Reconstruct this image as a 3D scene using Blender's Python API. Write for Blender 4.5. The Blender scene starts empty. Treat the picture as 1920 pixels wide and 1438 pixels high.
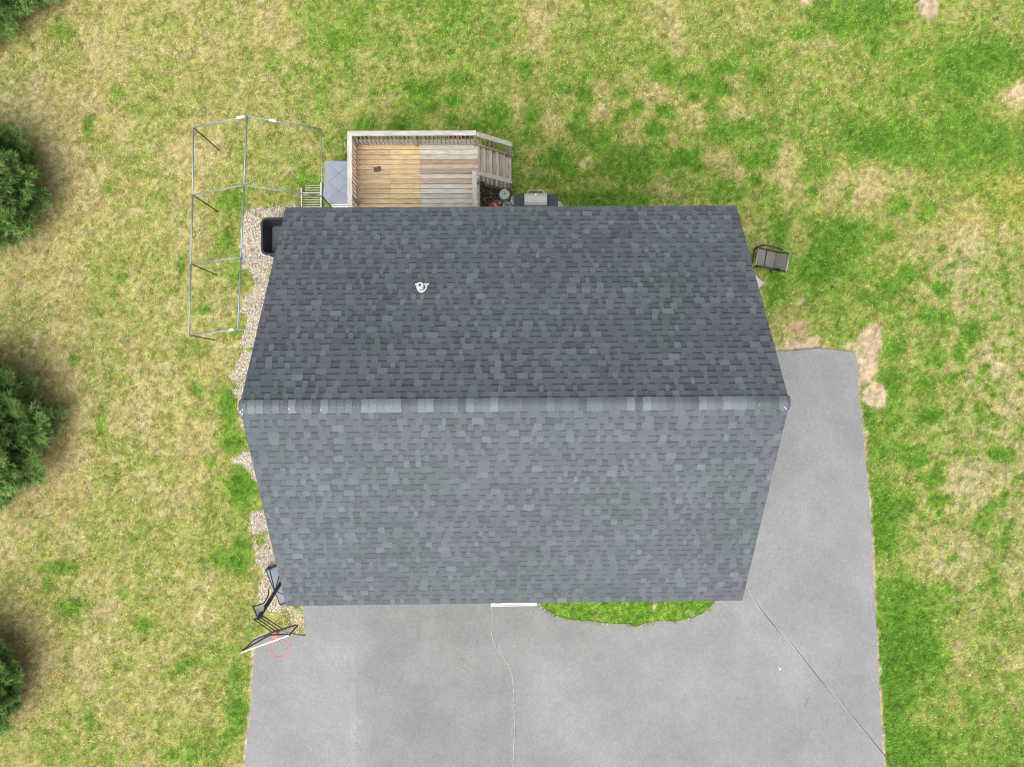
import bpy, math, random
import numpy as np
from mathutils import Vector, Matrix
from mathutils.geometry import tessellate_polygon
random.seed(7); RNG = np.random.default_rng(7)
S = bpy.context.scene
# ---------------------------------------------------------------- camera
F = 1330.0
def rotm(a, b, c):
    ca, sa, cb, sb, cc, sc = math.cos(a), math.sin(a), math.cos(b), math.sin(b), math.cos(c), math.sin(c)
    return (np.array([[1,0,0],[0,ca,-sa],[0,sa,ca]]) @ np.array([[cb,0,sb],[0,1,0],[-sb,0,cb]])
            @ np.array([[cc,-sc,0],[sc,cc,0],[0,0,1]]))
R = rotm(-0.0215, 0.0135, 0.0081)
CAM = np.array([-0.2517, 0.1129, 21.5])
cd = bpy.data.cameras.new('camera'); cam = bpy.data.objects.new('camera', cd); S.collection.objects.link(cam)
cam.matrix_world = Matrix.Translation(Vector(CAM)) @ Matrix(R.T.tolist()).to_4x4()
cd.sensor_width = 36; cd.lens = F / 1920 * 36; cd.clip_end = 2000; cd.clip_start = 0.1
S.camera = cam
S.render.resolution_x = 1024; S.render.resolution_y = 766
# ---------------------------------------------------------------- world, sun, exposure
SUN_EL = math.radians(56); SUN_AZ = math.radians(205)        # compass: clockwise from +Y
w = bpy.data.worlds.new('World'); S.world = w; w.use_nodes = True
nt = w.node_tree; bg = nt.nodes['Background']
sky = nt.nodes.new('ShaderNodeTexSky'); sky.sky_type = 'NISHITA'; sky.sun_disc = False
sky.sun_elevation = SUN_EL; sky.sun_rotation = SUN_AZ; sky.dust_density = 4; sky.air_density = 1.0; sky.ozone_density = 1.0
hs = nt.nodes.new('ShaderNodeHueSaturation'); hs.inputs['Saturation'].default_value = 0.4
nt.links.new(sky.outputs[0], hs.inputs['Color']); nt.links.new(hs.outputs[0], bg.inputs[0]); bg.inputs[1].default_value = 0.15
sd = bpy.data.lights.new('sun', 'SUN'); sd.energy = 2.0; sd.angle = math.radians(75); sd.color = (1.0, 0.95, 0.87)
sun = bpy.data.objects.new('sun', sd); S.collection.objects.link(sun)
sdir = Vector((math.sin(SUN_AZ)*math.cos(SUN_EL), math.cos(SUN_AZ)*math.cos(SUN_EL), math.sin(SUN_EL)))
sun.rotation_euler = sdir.to_track_quat('Z', 'Y').to_euler(); sun.location = sdir * 40
S.view_settings.view_transform = 'Standard'; S.view_settings.look = 'None'
S.view_settings.exposure = 0.85; S.view_settings.gamma = 1
S.cycles.filter_width = 1.1

# ---------------------------------------------------------------- pixel <-> place helpers (design aid: photograph pixel, height -> point)
def at(px, py, z=0.0):
    d = R.T @ np.array([(px-960)/F, -(py-719)/F, -1.0])
    t = (z - CAM[2]) / d[2]
    return Vector(CAM + d*t)
def to_px(x, y, z=0.0):
    q = np.stack([x-CAM[0], y-CAM[1], np.full_like(x, z-CAM[2])], -1) @ R.T
    return 960 + F*q[..., 0]/-q[..., 2], 719 - F*q[..., 1]/-q[..., 2]

# ---------------------------------------------------------------- colours / noise
def lin(r, g, b, k=1.0):
    f = lambda c: (c/255/12.92 if c/255 <= 0.04045 else ((c/255+0.055)/1.055)**2.4)
    return np.array([f(r)*k, f(g)*k, f(b)*k])
K = 0.69                                            # picture value -> surface colour
_T = np.random.default_rng(3).random((64, 256, 256)).astype(np.float32)
def vnoise(x, y, s, seed=0):
    u = x/s + 1000.37*(seed+1); v = y/s + 517.71*(seed+1)
    i = np.floor(u).astype(np.int64); j = np.floor(v).astype(np.int64)
    a = u-i; b = v-j; a = a*a*(3-2*a); b = b*b*(3-2*b); T = _T[seed % 64]
    g = lambda p, q: T[p & 255, q & 255]
    return (g(i, j)*(1-a)*(1-b)+g(i+1, j)*a*(1-b)+g(i, j+1)*(1-a)*b+g(i+1, j+1)*a*b)
def fbm(x, y, s, o=4, seed=0, gain=0.55):
    t = 0; A = 1; n = 0
    for k in range(o):
        c, sn = math.cos(1.1*k+.4), math.sin(1.1*k+.4)
        t = t + A*vnoise(x*c-y*sn, x*sn+y*c, s/2**k, seed+k); n += A; A *= gain
    return t/n - 0.5                                # about -0.5..0.5
def sstep(a, b, x):
    t = np.clip((x-a)/(b-a), 0, 1); return t*t*(3-2*t)
def inpoly(px, py, P):
    c = np.zeros(px.shape, bool); n = len(P); j = n-1
    for i in range(n):
        xi, yi = P[i]; xj, yj = P[j]
        if yi != yj:
            c ^= ((yi > py) != (yj > py)) & (px < (xj-xi)*(py-yi)/(yj-yi)+xi)
        j = i
    return c
def pdist(px, py, P, closed=True):
    d = np.full(px.shape, 1e9); n = len(P)
    for i in range(n if closed else n-1):
        ax, ay = P[i]; bx, by = P[(i+1) % n]; ux, uy = bx-ax, by-ay; L = ux*ux+uy*uy+1e-9
        t = np.clip(((px-ax)*ux+(py-ay)*uy)/L, 0, 1)
        d = np.minimum(d, np.hypot(px-ax-t*ux, py-ay-t*uy))
    return d

# ---------------------------------------------------------------- materials
def mat(name, col, rough=0.7, vary=0.0, scale=8.0, bump=0.0, bscale=60.0, metal=0.0, attr=False, vcol2=None, spec=0.4, stretch=None, detail=6.0):
    m = bpy.data.materials.new(name); m.use_nodes = True; N = m.node_tree.nodes; L = m.node_tree.links
    b = N['Principled BSDF']; b.inputs['Roughness'].default_value = rough; b.inputs['Metallic'].default_value = metal
    b.inputs['Specular IOR Level'].default_value = spec
    tc = N.new('ShaderNodeTexCoord'); mp = N.new('ShaderNodeMapping'); L.new(tc.outputs['Object'], mp.inputs[0])
    if stretch: mp.inputs['Scale'].default_value = stretch
    if attr:
        a = N.new('ShaderNodeAttribute'); a.attribute_name = 'Col'; src = a.outputs['Color']
    else:
        a = N.new('ShaderNodeRGB'); a.outputs[0].default_value = (*col, 1); src = a.outputs[0]
    if vary > 0:
        nz = N.new('ShaderNodeTexNoise'); nz.inputs['Scale'].default_value = scale; nz.inputs['Detail'].default_value = detail
        nz.inputs['Roughness'].default_value = 0.65
        L.new(mp.outputs[0], nz.inputs['Vector'])
        mr = N.new('ShaderNodeMapRange'); mr.inputs[1].default_value = 0.25; mr.inputs[2].default_value = 0.75
        mr.inputs[3].default_value = 1-vary; mr.inputs[4].default_value = 1+vary
        L.new(nz.outputs[0], mr.inputs[0])
        mx = N.new('ShaderNodeVectorMath'); mx.operation = 'SCALE'; L.new(src, mx.inputs[0]); L.new(mr.outputs[0], mx.inputs['Scale'])
        L.new(mx.outputs[0], b.inputs['Base Color'])
    else:
        L.new(src, b.inputs['Base Color'])
    if bump > 0:
        n2 = N.new('ShaderNodeTexNoise'); n2.inputs['Scale'].default_value = bscale; n2.inputs['Detail'].default_value = 4
        L.new(mp.outputs[0], n2.inputs['Vector'])
        bp = N.new('ShaderNodeBump'); bp.inputs['Strength'].default_value = bump; bp.inputs['Distance'].default_value = 0.01
        L.new(n2.outputs[0], bp.inputs['Height']); L.new(bp.outputs[0], b.inputs['Normal'])
    return m
M = {}
M['shingle'] = mat('shingle', (0,0,0), 0.9, 0.24, 42, 0.5, 220, attr=True, spec=0.25)
M['white'] = mat('white_paint', (.72,.72,.71), 0.5, 0.06, 5, 0.1)
M['siding'] = mat('siding', (.50,.52,.54), 0.55, 0.05, 3, 0.1)
M['wood'] = mat('weathered_wood', (0,0,0), 0.85, 0.42, 4, 0.4, 40, attr=True, spec=0.2, stretch=(0.8, 6, 6), detail=9)
M['woody'] = mat('weathered_wood_lengthwise', (0,0,0), 0.85, 0.42, 4, 0.4, 40, attr=True, spec=0.2, stretch=(6, 0.8, 6), detail=9)
M['galv'] = mat('galvanised_steel', (.20,.25,.28), 0.45, 0.2, 12, 0.1, metal=0.35)
M['darkpipe'] = mat('dark_pipe', (.035,.035,.03), 0.6, 0.2, 10)
M['black'] = mat('black_plastic', (.014,.016,.021), 0.55, 0.15, 12, 0.1)
M['blackmetal'] = mat('black_metal', (.012,.013,.015), 0.45, 0.1, 12)
M['tubgrey'] = mat('scuffed_grey_plastic', (.055,.062,.07), 0.6, 0.25, 6, 0.1)
M['greylid'] = mat('grey_plastic_lid', (.20,.225,.27), 0.6, 0.07, 4, 0.05)
M['greyline'] = mat('grey_groove', (.15,.17,.20), 0.7)
M['red'] = mat('red_plastic', (.30,.012,.016), 0.45, 0.1, 10)
M['rimred'] = mat('faded_red_steel', (.55,.13,.11), 0.5, 0.1, 10)
M['steel'] = mat('stainless_steel', (.42,.41,.38), 0.42, 0.12, 6, metal=0.35)
M['grilldark'] = mat('dark_grill_enamel', (.04,.042,.05), 0.6, 0.3, 18)
M['tank'] = mat('pale_green_enamel', (.30,.37,.33), 0.5, 0.12, 10)
M['tankwhite'] = mat('off_white_enamel', (.55,.56,.55), 0.5, 0.1, 10)
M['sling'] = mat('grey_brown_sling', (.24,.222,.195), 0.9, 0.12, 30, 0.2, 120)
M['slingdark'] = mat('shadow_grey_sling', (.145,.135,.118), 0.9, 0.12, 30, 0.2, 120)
M['concrete'] = mat('pale_concrete', (.34,.33,.29), 0.9, 0.15, 12, 0.2)
M['net'] = mat('white_cord', (.55,.5,.5), 0.9)
M['pebble'] = mat('pebble', (0,0,0), 0.8, 0.1, 30, attr=True)
M['bark'] = mat('bark', (.07,.05,.035), 0.95, 0.3, 12, 0.6, 30)
M['cable'] = mat('twisted_cable', (0,0,0), 0.6, attr=True)
M['rack'] = mat('faded_cream_plastic', (.44,.46,.34), .6, .3, 12)
M['orange'] = mat('orange_plastic', (.42,.10,.05), 0.6, 0.1, 10)
M['bluegrey'] = mat('blue_grey_plastic', (.08,.10,.17), 0.6, 0.2, 10)
M['glasspane'] = mat('window_glass', (.03,.04,.05), 0.08)
M['mulch'] = mat('leaf_litter', (.055,.04,.028), 0.95, 0.6, 25, 0.8, 40)
# clear acrylic
m = mat('clear_acrylic', (.8,.82,.82), 0.1); b = m.node_tree.nodes['Principled BSDF']; b.inputs['Alpha'].default_value = 0.22; M['acrylic'] = m
# foliage / grass (attribute colour, a little translucency)
def leafmat(name, trans=0.25):
    m = bpy.data.materials.new(name); m.use_nodes = True; N = m.node_tree.nodes; L = m.node_tree.links
    b = N['Principled BSDF']; out = N['Material Output']
    a = N.new('ShaderNodeAttribute'); a.attribute_name = 'Col'
    b.inputs['Roughness'].default_value = 0.8; b.inputs['Specular IOR Level'].default_value = 0.15
    tr = N.new('ShaderNodeBsdfTranslucent'); mx = N.new('ShaderNodeMixShader'); mx.inputs[0].default_value = trans
    L.new(a.outputs['Color'], b.inputs['Base Color']); L.new(a.outputs['Color'], tr.inputs['Color'])
    L.new(b.outputs[0], mx.inputs[1]); L.new(tr.outputs[0], mx.inputs[2]); L.new(mx.outputs[0], out.inputs['Surface'])
    return m
M['leaf'] = leafmat('needles', 0.45); M['grass'] = leafmat('grass_blades', 0.25)

# ---------------------------------------------------------------- mesh builder
class MB:
    def __init__(s): s.v = []; s.f = []; s.c = []
    def quad(s, pts, c=None):
        n = len(s.v); s.v += [tuple(p) for p in pts]; s.f.append(tuple(range(n, n+len(pts)))); s.c.append(c)
    def box(s, x0, x1, y0, y1, z0, z1, c=None):
        s.hexa([(x0,y0,z0),(x1,y0,z0),(x1,y1,z0),(x0,y1,z0),(x0,y0,z1),(x1,y0,z1),(x1,y1,z1),(x0,y1,z1)], c)
    def hexa(s, p, c=None):
        n = len(s.v); s.v += [tuple(q) for q in p]
        for f in ((3,2,1,0),(4,5,6,7),(0,1,5,4),(1,2,6,5),(2,3,7,6),(3,0,4,7)):
            s.f.append(tuple(n+i for i in f)); s.c.append(c)
    def beam(s, a, b, w, h, c=None, up=(0,0,1)):       # box section from a to b
        a = Vector(a); b = Vector(b); d = (b-a).normalized(); u = Vector(up)
        if abs(d.dot(u)) > 0.98: u = Vector((0,1,0))
        r = d.cross(u).normalized(); u = r.cross(d)
        p = []
        for q in (a, b):
            p.append([q-r*w/2-u*h/2, q+r*w/2-u*h/2, q+r*w/2+u*h/2, q-r*w/2+u*h/2])
        s.hexa([p[0][0],p[0][1],p[1][1],p[1][0],p[0][3],p[0][2],p[1][2],p[1][3]], c)
    def tube(s, pts, r, n=8, c=None, closed=False, caps=True):
        pts = [Vector(p) for p in pts]; m = len(pts); base = len(s.v)
        rr = r if hasattr(r, '__len__') else [r]*m
        prev = None
        for i, p in enumerate(pts):
            if closed: d = (pts[(i+1) % m]-pts[i-1]).normalized()
            else: d = (pts[min(i+1, m-1)]-pts[max(i-1, 0)]).normalized()
            if prev is None:
                u = Vector((0,0,1)) if abs(d.z) < 0.9 else Vector((1,0,0))
                x = d.cross(u).normalized()
            else: x = (prev - d*prev.dot(d)).normalized()
            prev = x; y = d.cross(x)
            for k in range(n):
                a = 2*math.pi*k/n; s.v.append(tuple(p+(x*math.cos(a)+y*math.sin(a))*rr[i]))
        for i in range(m if closed else m-1):
            j = (i+1) % m
            for k in range(n):
                s.f.append((base+i*n+k, base+i*n+(k+1) % n, base+j*n+(k+1) % n, base+j*n+k)); s.c.append(c)
        if caps and not closed:
            s.f.append(tuple(base+k for k in reversed(range(n)))); s.c.append(c)
            s.f.append(tuple(base+(m-1)*n+k for k in range(n))); s.c.append(c)
    def lathe(s, prof, cx, cy, z0, n=24, c=None):       # prof: (r, z)
        base = len(s.v)
        for r, z in prof:
            for k in range(n):
                a = 2*math.pi*k/n; s.v.append((cx+r*math.cos(a), cy+r*math.sin(a), z0+z))
        for i in range(len(prof)-1):
            for k in range(n):
                s.f.append((base+i*n+k, base+i*n+(k+1) % n, base+(i+1)*n+(k+1) % n, base+(i+1)*n+k)); s.c.append(c)
        s.f.append(tuple(base+k for k in reversed(range(n)))); s.c.append(c)
        s.f.append(tuple(base+(len(prof)-1)*n+k for k in range(n))); s.c.append(c)
    def prism(s, poly, z0, z1, c=None):
        n = len(s.v); k = len(poly)
        s.v += [(p[0], p[1], z0) for p in poly] + [(p[0], p[1], z1) for p in poly]
        tri = tessellate_polygon([[Vector((p[0], p[1], 0)) for p in poly]])
        for t in tri:
            s.f.append((n+t[2], n+t[1], n+t[0])); s.c.append(c); s.f.append((n+k+t[0], n+k+t[1], n+k+t[2])); s.c.append(c)
        for i in range(k):
            j = (i+1) % k; s.f.append((n+i, n+j, n+k+j, n+k+i)); s.c.append(c)
    def build(s, name, material, parent=None, bevel=0.0, smooth=False):
        me = bpy.data.meshes.new(name); me.from_pydata([tuple(v) for v in s.v], [], s.f)
        if any(c is not None for c in s.c):
            at_ = me.color_attributes.new('Col', 'FLOAT_COLOR', 'CORNER')
            arr = np.ones((len(me.loops), 4), np.float32); i = 0
            cols = np.array([(c if c is not None else (.3,.3,.3)) for c in s.c], np.float32)
            arr[:, :3] = np.repeat(cols, [len(f) for f in s.f], axis=0)
            at_.data.foreach_set('color', arr.ravel())
        me.materials.append(material)
        o = bpy.data.objects.new(name, me); S.collection.objects.link(o)
        if parent: o.parent = parent
        import bmesh
        bm = bmesh.new(); bm.from_mesh(me); bmesh.ops.recalc_face_normals(bm, faces=bm.faces)
        bm.to_mesh(me); bm.free()
        if bevel > 0:
            md = o.modifiers.new('bevel', 'BEVEL'); md.width = bevel; md.segments = 2; md.limit_method = 'ANGLE'
        if smooth:
            for p in me.polygons: p.use_smooth = True
            if bevel <= 0:
                pass
        return o
def fastmesh(name, V, Fc, colf, material, parent=None):
    """numpy mesh: V (n,3), Fc (m,k) faces, colf (m,3) per face"""
    me = bpy.data.meshes.new(name); m, k = Fc.shape
    me.vertices.add(len(V)); me.vertices.foreach_set('co', V.astype(np.float32).ravel())
    me.loops.add(m*k); me.loops.foreach_set('vertex_index', Fc.astype(np.int32).ravel())
    me.polygons.add(m); me.polygons.foreach_set('loop_start', (np.arange(m)*k).astype(np.int32))
    me.polygons.foreach_set('loop_total', np.full(m, k, np.int32))
    me.update(calc_edges=True)
    if colf is not None:
        a = me.color_attributes.new('Col', 'FLOAT_COLOR', 'CORNER')
        arr = np.ones((m*k, 4), np.float32); arr[:, :3] = np.repeat(colf, k, axis=0); a.data.foreach_set('color', arr.ravel())
    me.materials.append(material); me.validate()
    o = bpy.data.objects.new(name, me); S.collection.objects.link(o)
    if parent: o.parent = parent
    return o
def tag(o, label=None, cat=None, group=None, kind=None):
    if label: o['label'] = label
    if cat: o['category'] = cat
    if group: o['group'] = group
    if kind: o['kind'] = kind
    return o
def empty(name, loc=(0,0,0), rz=0.0, **kw):
    o = bpy.data.objects.new(name, None); S.collection.objects.link(o); o.location = loc; o.rotation_euler = (0,0,rz)
    o.empty_display_size = 0.2
    tag(o, **kw); return o
def px_poly(pts, z=0.0): return [tuple(at(x, y, z))[:2] for x, y in pts]

# ================================================================ GROUND
HW, HD, ZE, ZR = 10.2236, 8.8764, 5.5145, 8.3187
WX, WY0, WY1 = HW/2-0.30, -HD/2+0.38, HD/2-0.38       # wall faces
GRID = """
343444 366676 456455 577655
452444 465656 566666 556788
223544 455666 545455 666786
224424 456666 677756 678888
223435 455566 666565 433565
234435 455555 555555 676334
335445 555555 555555 877445
434434 555555 555555 466634
224344 555555 555555 256644
224345 555555 555555 556653
124435 555555 555555 555554
224446 555555 555555 557534
345556 555555 555555 558545
454545 555555 555555 557544
244545 555555 555555 558756
134455 555555 555555 558856
234446 555555 555555 558766
455465 555555 555555 558777""".split('\n')[1:]
GM = np.array([[int(c) for c in r.replace(' ', '')] for r in GRID], float)/9.0
def grid_at(px, py):
    u = np.clip(px/80-0.5, 0, 22.999); v = np.clip(py/80-0.5, 0, 16.999)
    i = u.astype(int); j = v.astype(int); a = u-i; b = v-j; a = a*a*(3-2*a); b = b*b*(3-2*b)
    return GM[j, i]*(1-a)*(1-b)+GM[j, i+1]*a*(1-b)+GM[j+1, i]*(1-a)*b+GM[j+1, i+1]*a*b
# lush tufts / bare patches seen on the lawn: (px, py, rx, ry, amount)
BL = [(112,48,22,18,.25),(130,62,12,12,.2),(70,165,22,30,-.1),(165,235,10,22,.35),(215,180,16,22,.3),(245,205,14,10,.25),(205,355,20,14,.3),(260,330,16,10,.25),(295,370,16,12,.25),
 (320,360,14,10,.2),(325,120,14,12,.2),(430,385,30,26,.35),(420,455,22,26,.3),(445,530,18,22,.3),(340,500,8,24,.35),(322,545,12,14,.25),(220,520,12,18,.25),(205,545,14,12,.2),
 (245,580,14,16,.22),(380,580,12,10,.3),(138,675,16,18,.3),(275,690,12,12,.25),(220,655,16,12,.2),(285,650,10,14,.2),(365,655,24,18,.25),(370,735,18,12,.3),(425,740,22,22,.4),(430,770,14,28,.4),(428,830,18,22,.55),(452,830,14,16,.45),
 (455,920,28,38,.5),(450,890,16,18,.35),(455,1050,20,36,.6),(410,1050,24,22,.4),(440,620,18,14,.4),(455,600,10,12,.3),(185,800,9,22,.3),(215,830,20,12,.2),(310,780,18,12,.2),(395,870,14,14,.3),
 (265,1175,20,12,.35),(110,1060,30,16,.3),(90,1095,14,16,.3),(130,1140,36,16,.3),(170,1350,8,14,.5),(225,1110,14,12,.25),(350,1250,18,14,.25),(440,1270,22,30,.3),(450,1340,26,36,.4),
 (325,1415,14,14,.3),(200,1420,20,14,.2),(120,1235,8,10,.2),(430,1390,24,20,.15),(70,1170,8,8,.2),
 (630,65,26,20,.3),(600,205,20,12,.3),(680,230,22,14,.4),(755,230,18,14,.45),(845,228,14,12,.5),(850,190,20,14,.45),(805,205,14,12,.35),(785,170,30,14,.35),(935,215,22,18,.35),(860,150,24,14,.3),
 (900,235,14,14,.3),(700,175,10,10,.3),(560,200,14,14,.2),(510,115,14,16,.2),(580,340,18,16,.25),(575,300,10,16,.3),(640,215,16,16,-.2),(722,195,26,12,-.2),(815,225,22,16,-.2),(880,170,20,18,-.2),
 (970,215,22,26,-.3),(1020,180,30,14,.2),(1000,220,18,14,.4),(990,255,16,16,.35),(985,130,16,16,.3),(1060,165,16,12,.35),(1100,178,16,14,.45),(1090,215,16,16,.4),(1085,245,18,16,.3),
 (1040,240,26,26,-.4),(1130,165,22,16,-.35),(1130,215,20,20,-.35),(1170,175,14,12,.4),(1195,205,12,16,.45),(1170,215,12,12,.35),(1245,210,18,16,.45),(1230,245,20,14,.4),(1190,250,22,24,-.45),
 (1225,175,20,20,-.3),(1250,140,24,22,.35),(1300,155,22,14,.35),(1348,168,16,14,.5),(1340,205,14,14,.4),(1300,185,14,12,.4),(1300,225,22,24,-.45),(1380,150,26,18,-.35),(1385,205,22,24,-.35),
 (1250,190,14,14,-.2),(1260,265,14,14,-.35),(1345,250,30,22,.35),(1360,130,26,14,.3),(1420,140,16,20,.3),(1400,240,22,18,.3),(1035,300,28,16,.5),(1060,315,18,12,.4),(1095,305,20,14,-.45),(1015,285,14,10,-.3),
 (1120,265,24,16,.2),(1175,310,50,24,.3),(1290,295,30,18,.5),(1305,315,16,12,.4),(1225,325,12,12,-.35),(1250,310,14,10,.3),(1345,305,34,16,-.35),(1385,320,20,16,-.4),(1415,300,26,12,.35),(1415,335,18,10,.3),
 (1355,360,44,22,.3),(1245,365,28,12,-.4),(1110,370,120,14,.3),(1010,335,30,12,.2),(1195,325,20,16,.25),(1075,345,16,8,-.2),(1405,370,12,20,-.2),(1010,40,14,60,-.25),(1270,55,16,60,-.3),(1345,110,14,14,-.3),(1400,55,18,16,-.3),
 (1620,35,60,22,.3),(1500,60,24,12,.3),(1640,95,12,18,.3),(1850,90,60,40,.3),(1800,140,50,30,.25),(1905,115,16,16,.3),(1650,260,70,30,.3),(1830,260,60,40,.2),(1545,205,26,12,.2),(1710,45,16,8,-.3),
 (1570,50,16,12,.2),(1530,80,40,12,-.2),(1700,75,28,20,-.15),(1905,175,36,20,-.7),(1920,160,20,14,-.6),(1480,300,24,34,-.45),(1450,320,16,28,-.3),(1455,285,16,20,.3),(1630,345,34,46,-.55),(1580,325,16,30,-.3),(1700,335,24,18,-.45),
 (1598,355,8,16,.6),(1530,320,24,26,.35),(1525,365,14,10,.5),(1510,365,8,8,-.5),(1450,365,16,14,.3),(1690,385,22,14,.45),(1740,395,18,18,.3),(1580,440,60,26,.35),(1670,440,14,14,.3),(1500,440,16,24,-.4),
 (1820,400,34,40,-.35),(1780,440,30,20,-.2),(1900,340,20,12,-.2),(1458,440,18,36,.5),(1447,530,14,40,.6),(1540,500,40,34,.45),(1600,470,26,20,.2),(1705,510,22,26,.45),(1670,540,20,20,.3),(1765,545,18,16,.55),(1630,560,18,12,.3),
 (1735,595,20,16,.45),(1775,600,24,24,.4),(1820,625,22,24,.5),(1755,675,20,20,.45),(1800,665,12,24,.45),(1785,710,14,12,.6),(1730,715,18,14,.4),(1680,650,20,22,.4),(1675,720,20,28,.5),(1750,775,24,18,.55),(1675,790,14,18,.55),
 (1630,790,12,24,.5),(1660,840,34,26,.4),(1695,850,16,20,.4),(1725,860,20,18,.5),(1755,900,20,16,.55),(1760,940,16,18,.4),(1870,850,20,16,.7),(1890,855,14,12,.5),(1845,690,12,12,.45),(1835,770,12,16,.4),(1870,795,14,12,.3),
 (1885,925,9,10,.6),(1882,945,8,8,.6),(1862,945,7,8,.5),(1700,945,20,22,.4),(1655,960,26,50,.5),(1662,1010,26,40,.4),(1650,1050,20,12,-.4),(1665,1075,20,14,-.3),(1700,1150,46,60,.45),(1700,1220,60,50,.4),(1760,1220,26,30,.25),
 (1680,1310,44,50,.35),(1700,1400,60,40,.35),(1845,980,16,8,.4),(1880,1015,14,12,.3),(1775,1105,14,12,.3),(1895,1000,10,22,.2),(1860,1075,8,10,.4),(1900,1240,24,20,-.4),(1905,1310,14,14,-.4),(1720,1350,24,16,-.35),
 (1770,1040,60,40,-.15),(1830,900,60,36,-.2),(1540,570,20,10,.0),(1465,605,8,12,.0)]
_r = random.Random(5)
TU = []
for _ in range(190):                                  # small grass clumps in the thin turf on the right
    TU.append((_r.uniform(1670, 1960), _r.uniform(460, 1130), _r.uniform(3.5, 9), _r.uniform(3.5, 9), _r.uniform(.3, .9)))
for _ in range(40):
    TU.append((_r.uniform(1780, 1960), _r.uniform(440, 960), _r.uniform(4, 7), _r.uniform(4, 7), .8))
TU += [(b_[0], b_[1], b_[2]*.75, b_[3]*.75, min(.75, b_[4]*1.3)) for b_ in BL if b_[4] >= .3 and ((640 < b_[0] < 1450 and b_[1] < 345) or (b_[0] > 1660 and b_[2] < 26) or b_[0] < 400)]
DIRT = [(1500,650,34,16,1.0,0),(1530,638,14,8,.5,0),(1497,615,24,20,.62,1),(1632,640,22,34,.85,0),(1622,690,22,40,.8,0),(1640,742,26,22,.9,0),(1600,650,18,10,.5,0),(1742,14,17,24,1.2,0),(1515,0,12,12,.8,0),
        (1500,560,24,16,.35,0),(1905,178,24,12,.5,0),(1622,820,6,14,.5,0),(1230,1140,4,12,.8,0),(1295,1150,14,10,.35,0),(1880,690,20,10,.5,0),(35,533,8,7,.7,2),(1755,805,4,4,.7,2),(440,950,18,8,.3,0),(560,1160,16,26,.6,0)]
BROWN = [(100,820,52,110,.9),(95,360,40,90,.75),(75,10,50,50,.6),(50,1210,56,90,.9),(95,400,30,60,.3),(60,690,60,30,.5),(60,470,50,25,.4),(150,820,40,80,.25)]
GRAVEL = [[(462,398),(500,388),(560,380),(560,645),(460,648),(455,630),(462,600),(450,590),(452,560),(470,555),(478,530),(470,510),(457,505),(452,470),(450,430)],
          [(500,645),(455,660),(440,690),(428,705),(427,722),(440,745),(445,800),(500,800)],
          [(430,855),(455,848),(540,850),(540,905),(482,905),(468,885),(450,865),(432,868)],
          [(480,955),(540,950),(575,1120),(545,1140),(505,1140),(482,1112),(486,1070),(476,1030),(478,1000),(464,985)]]
DRIVE = [(1385,659),(1455,659),(1490,657),(1535,653),(1572,657),(1603,661),(1607,690),(1612,765),(1619,830),(1626,900),(1632,980),(1637,1080),(1642,1180),(1648,1290),(1654,1400),(1660,1500),(1668,1640),
         (448,1640),(459,1438),(464,1380),(471,1330),(473,1290),(477,1230),(480,1200),(500,1190),(520,1183),(535,1184),(560,1190),(574,1191),(571,1165),(570,1134),(569,1060)]
BED = [(1400,1030),(1340,1125),(1328,1142),(1300,1156),(1270,1163),(1235,1162),(1208,1168),(1192,1175),(1180,1168),(1150,1168),(1110,1164),(1070,1161),(1040,1152),(1018,1138),(1004,1118),(985,1030)]
def masks(px, py, x, y):
    jx = px + 34*fbm(x, y, .5, 4, 40, .7); jy = py + 34*fbm(x, y, .5, 4, 45, .7)
    gr = np.zeros(px.shape)
    for P in GRAVEL: gr = np.maximum(gr, inpoly(jx, jy, P).astype(float))
    gr = gr*(fbm(x, y, .45, 4, 47, .7) < .17)
    gr = np.maximum(gr, .9*((np.abs(x) < HW/2+.15) & (y > -3.0) & (y < HD/2) & (x < -3)))
    return gr
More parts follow.
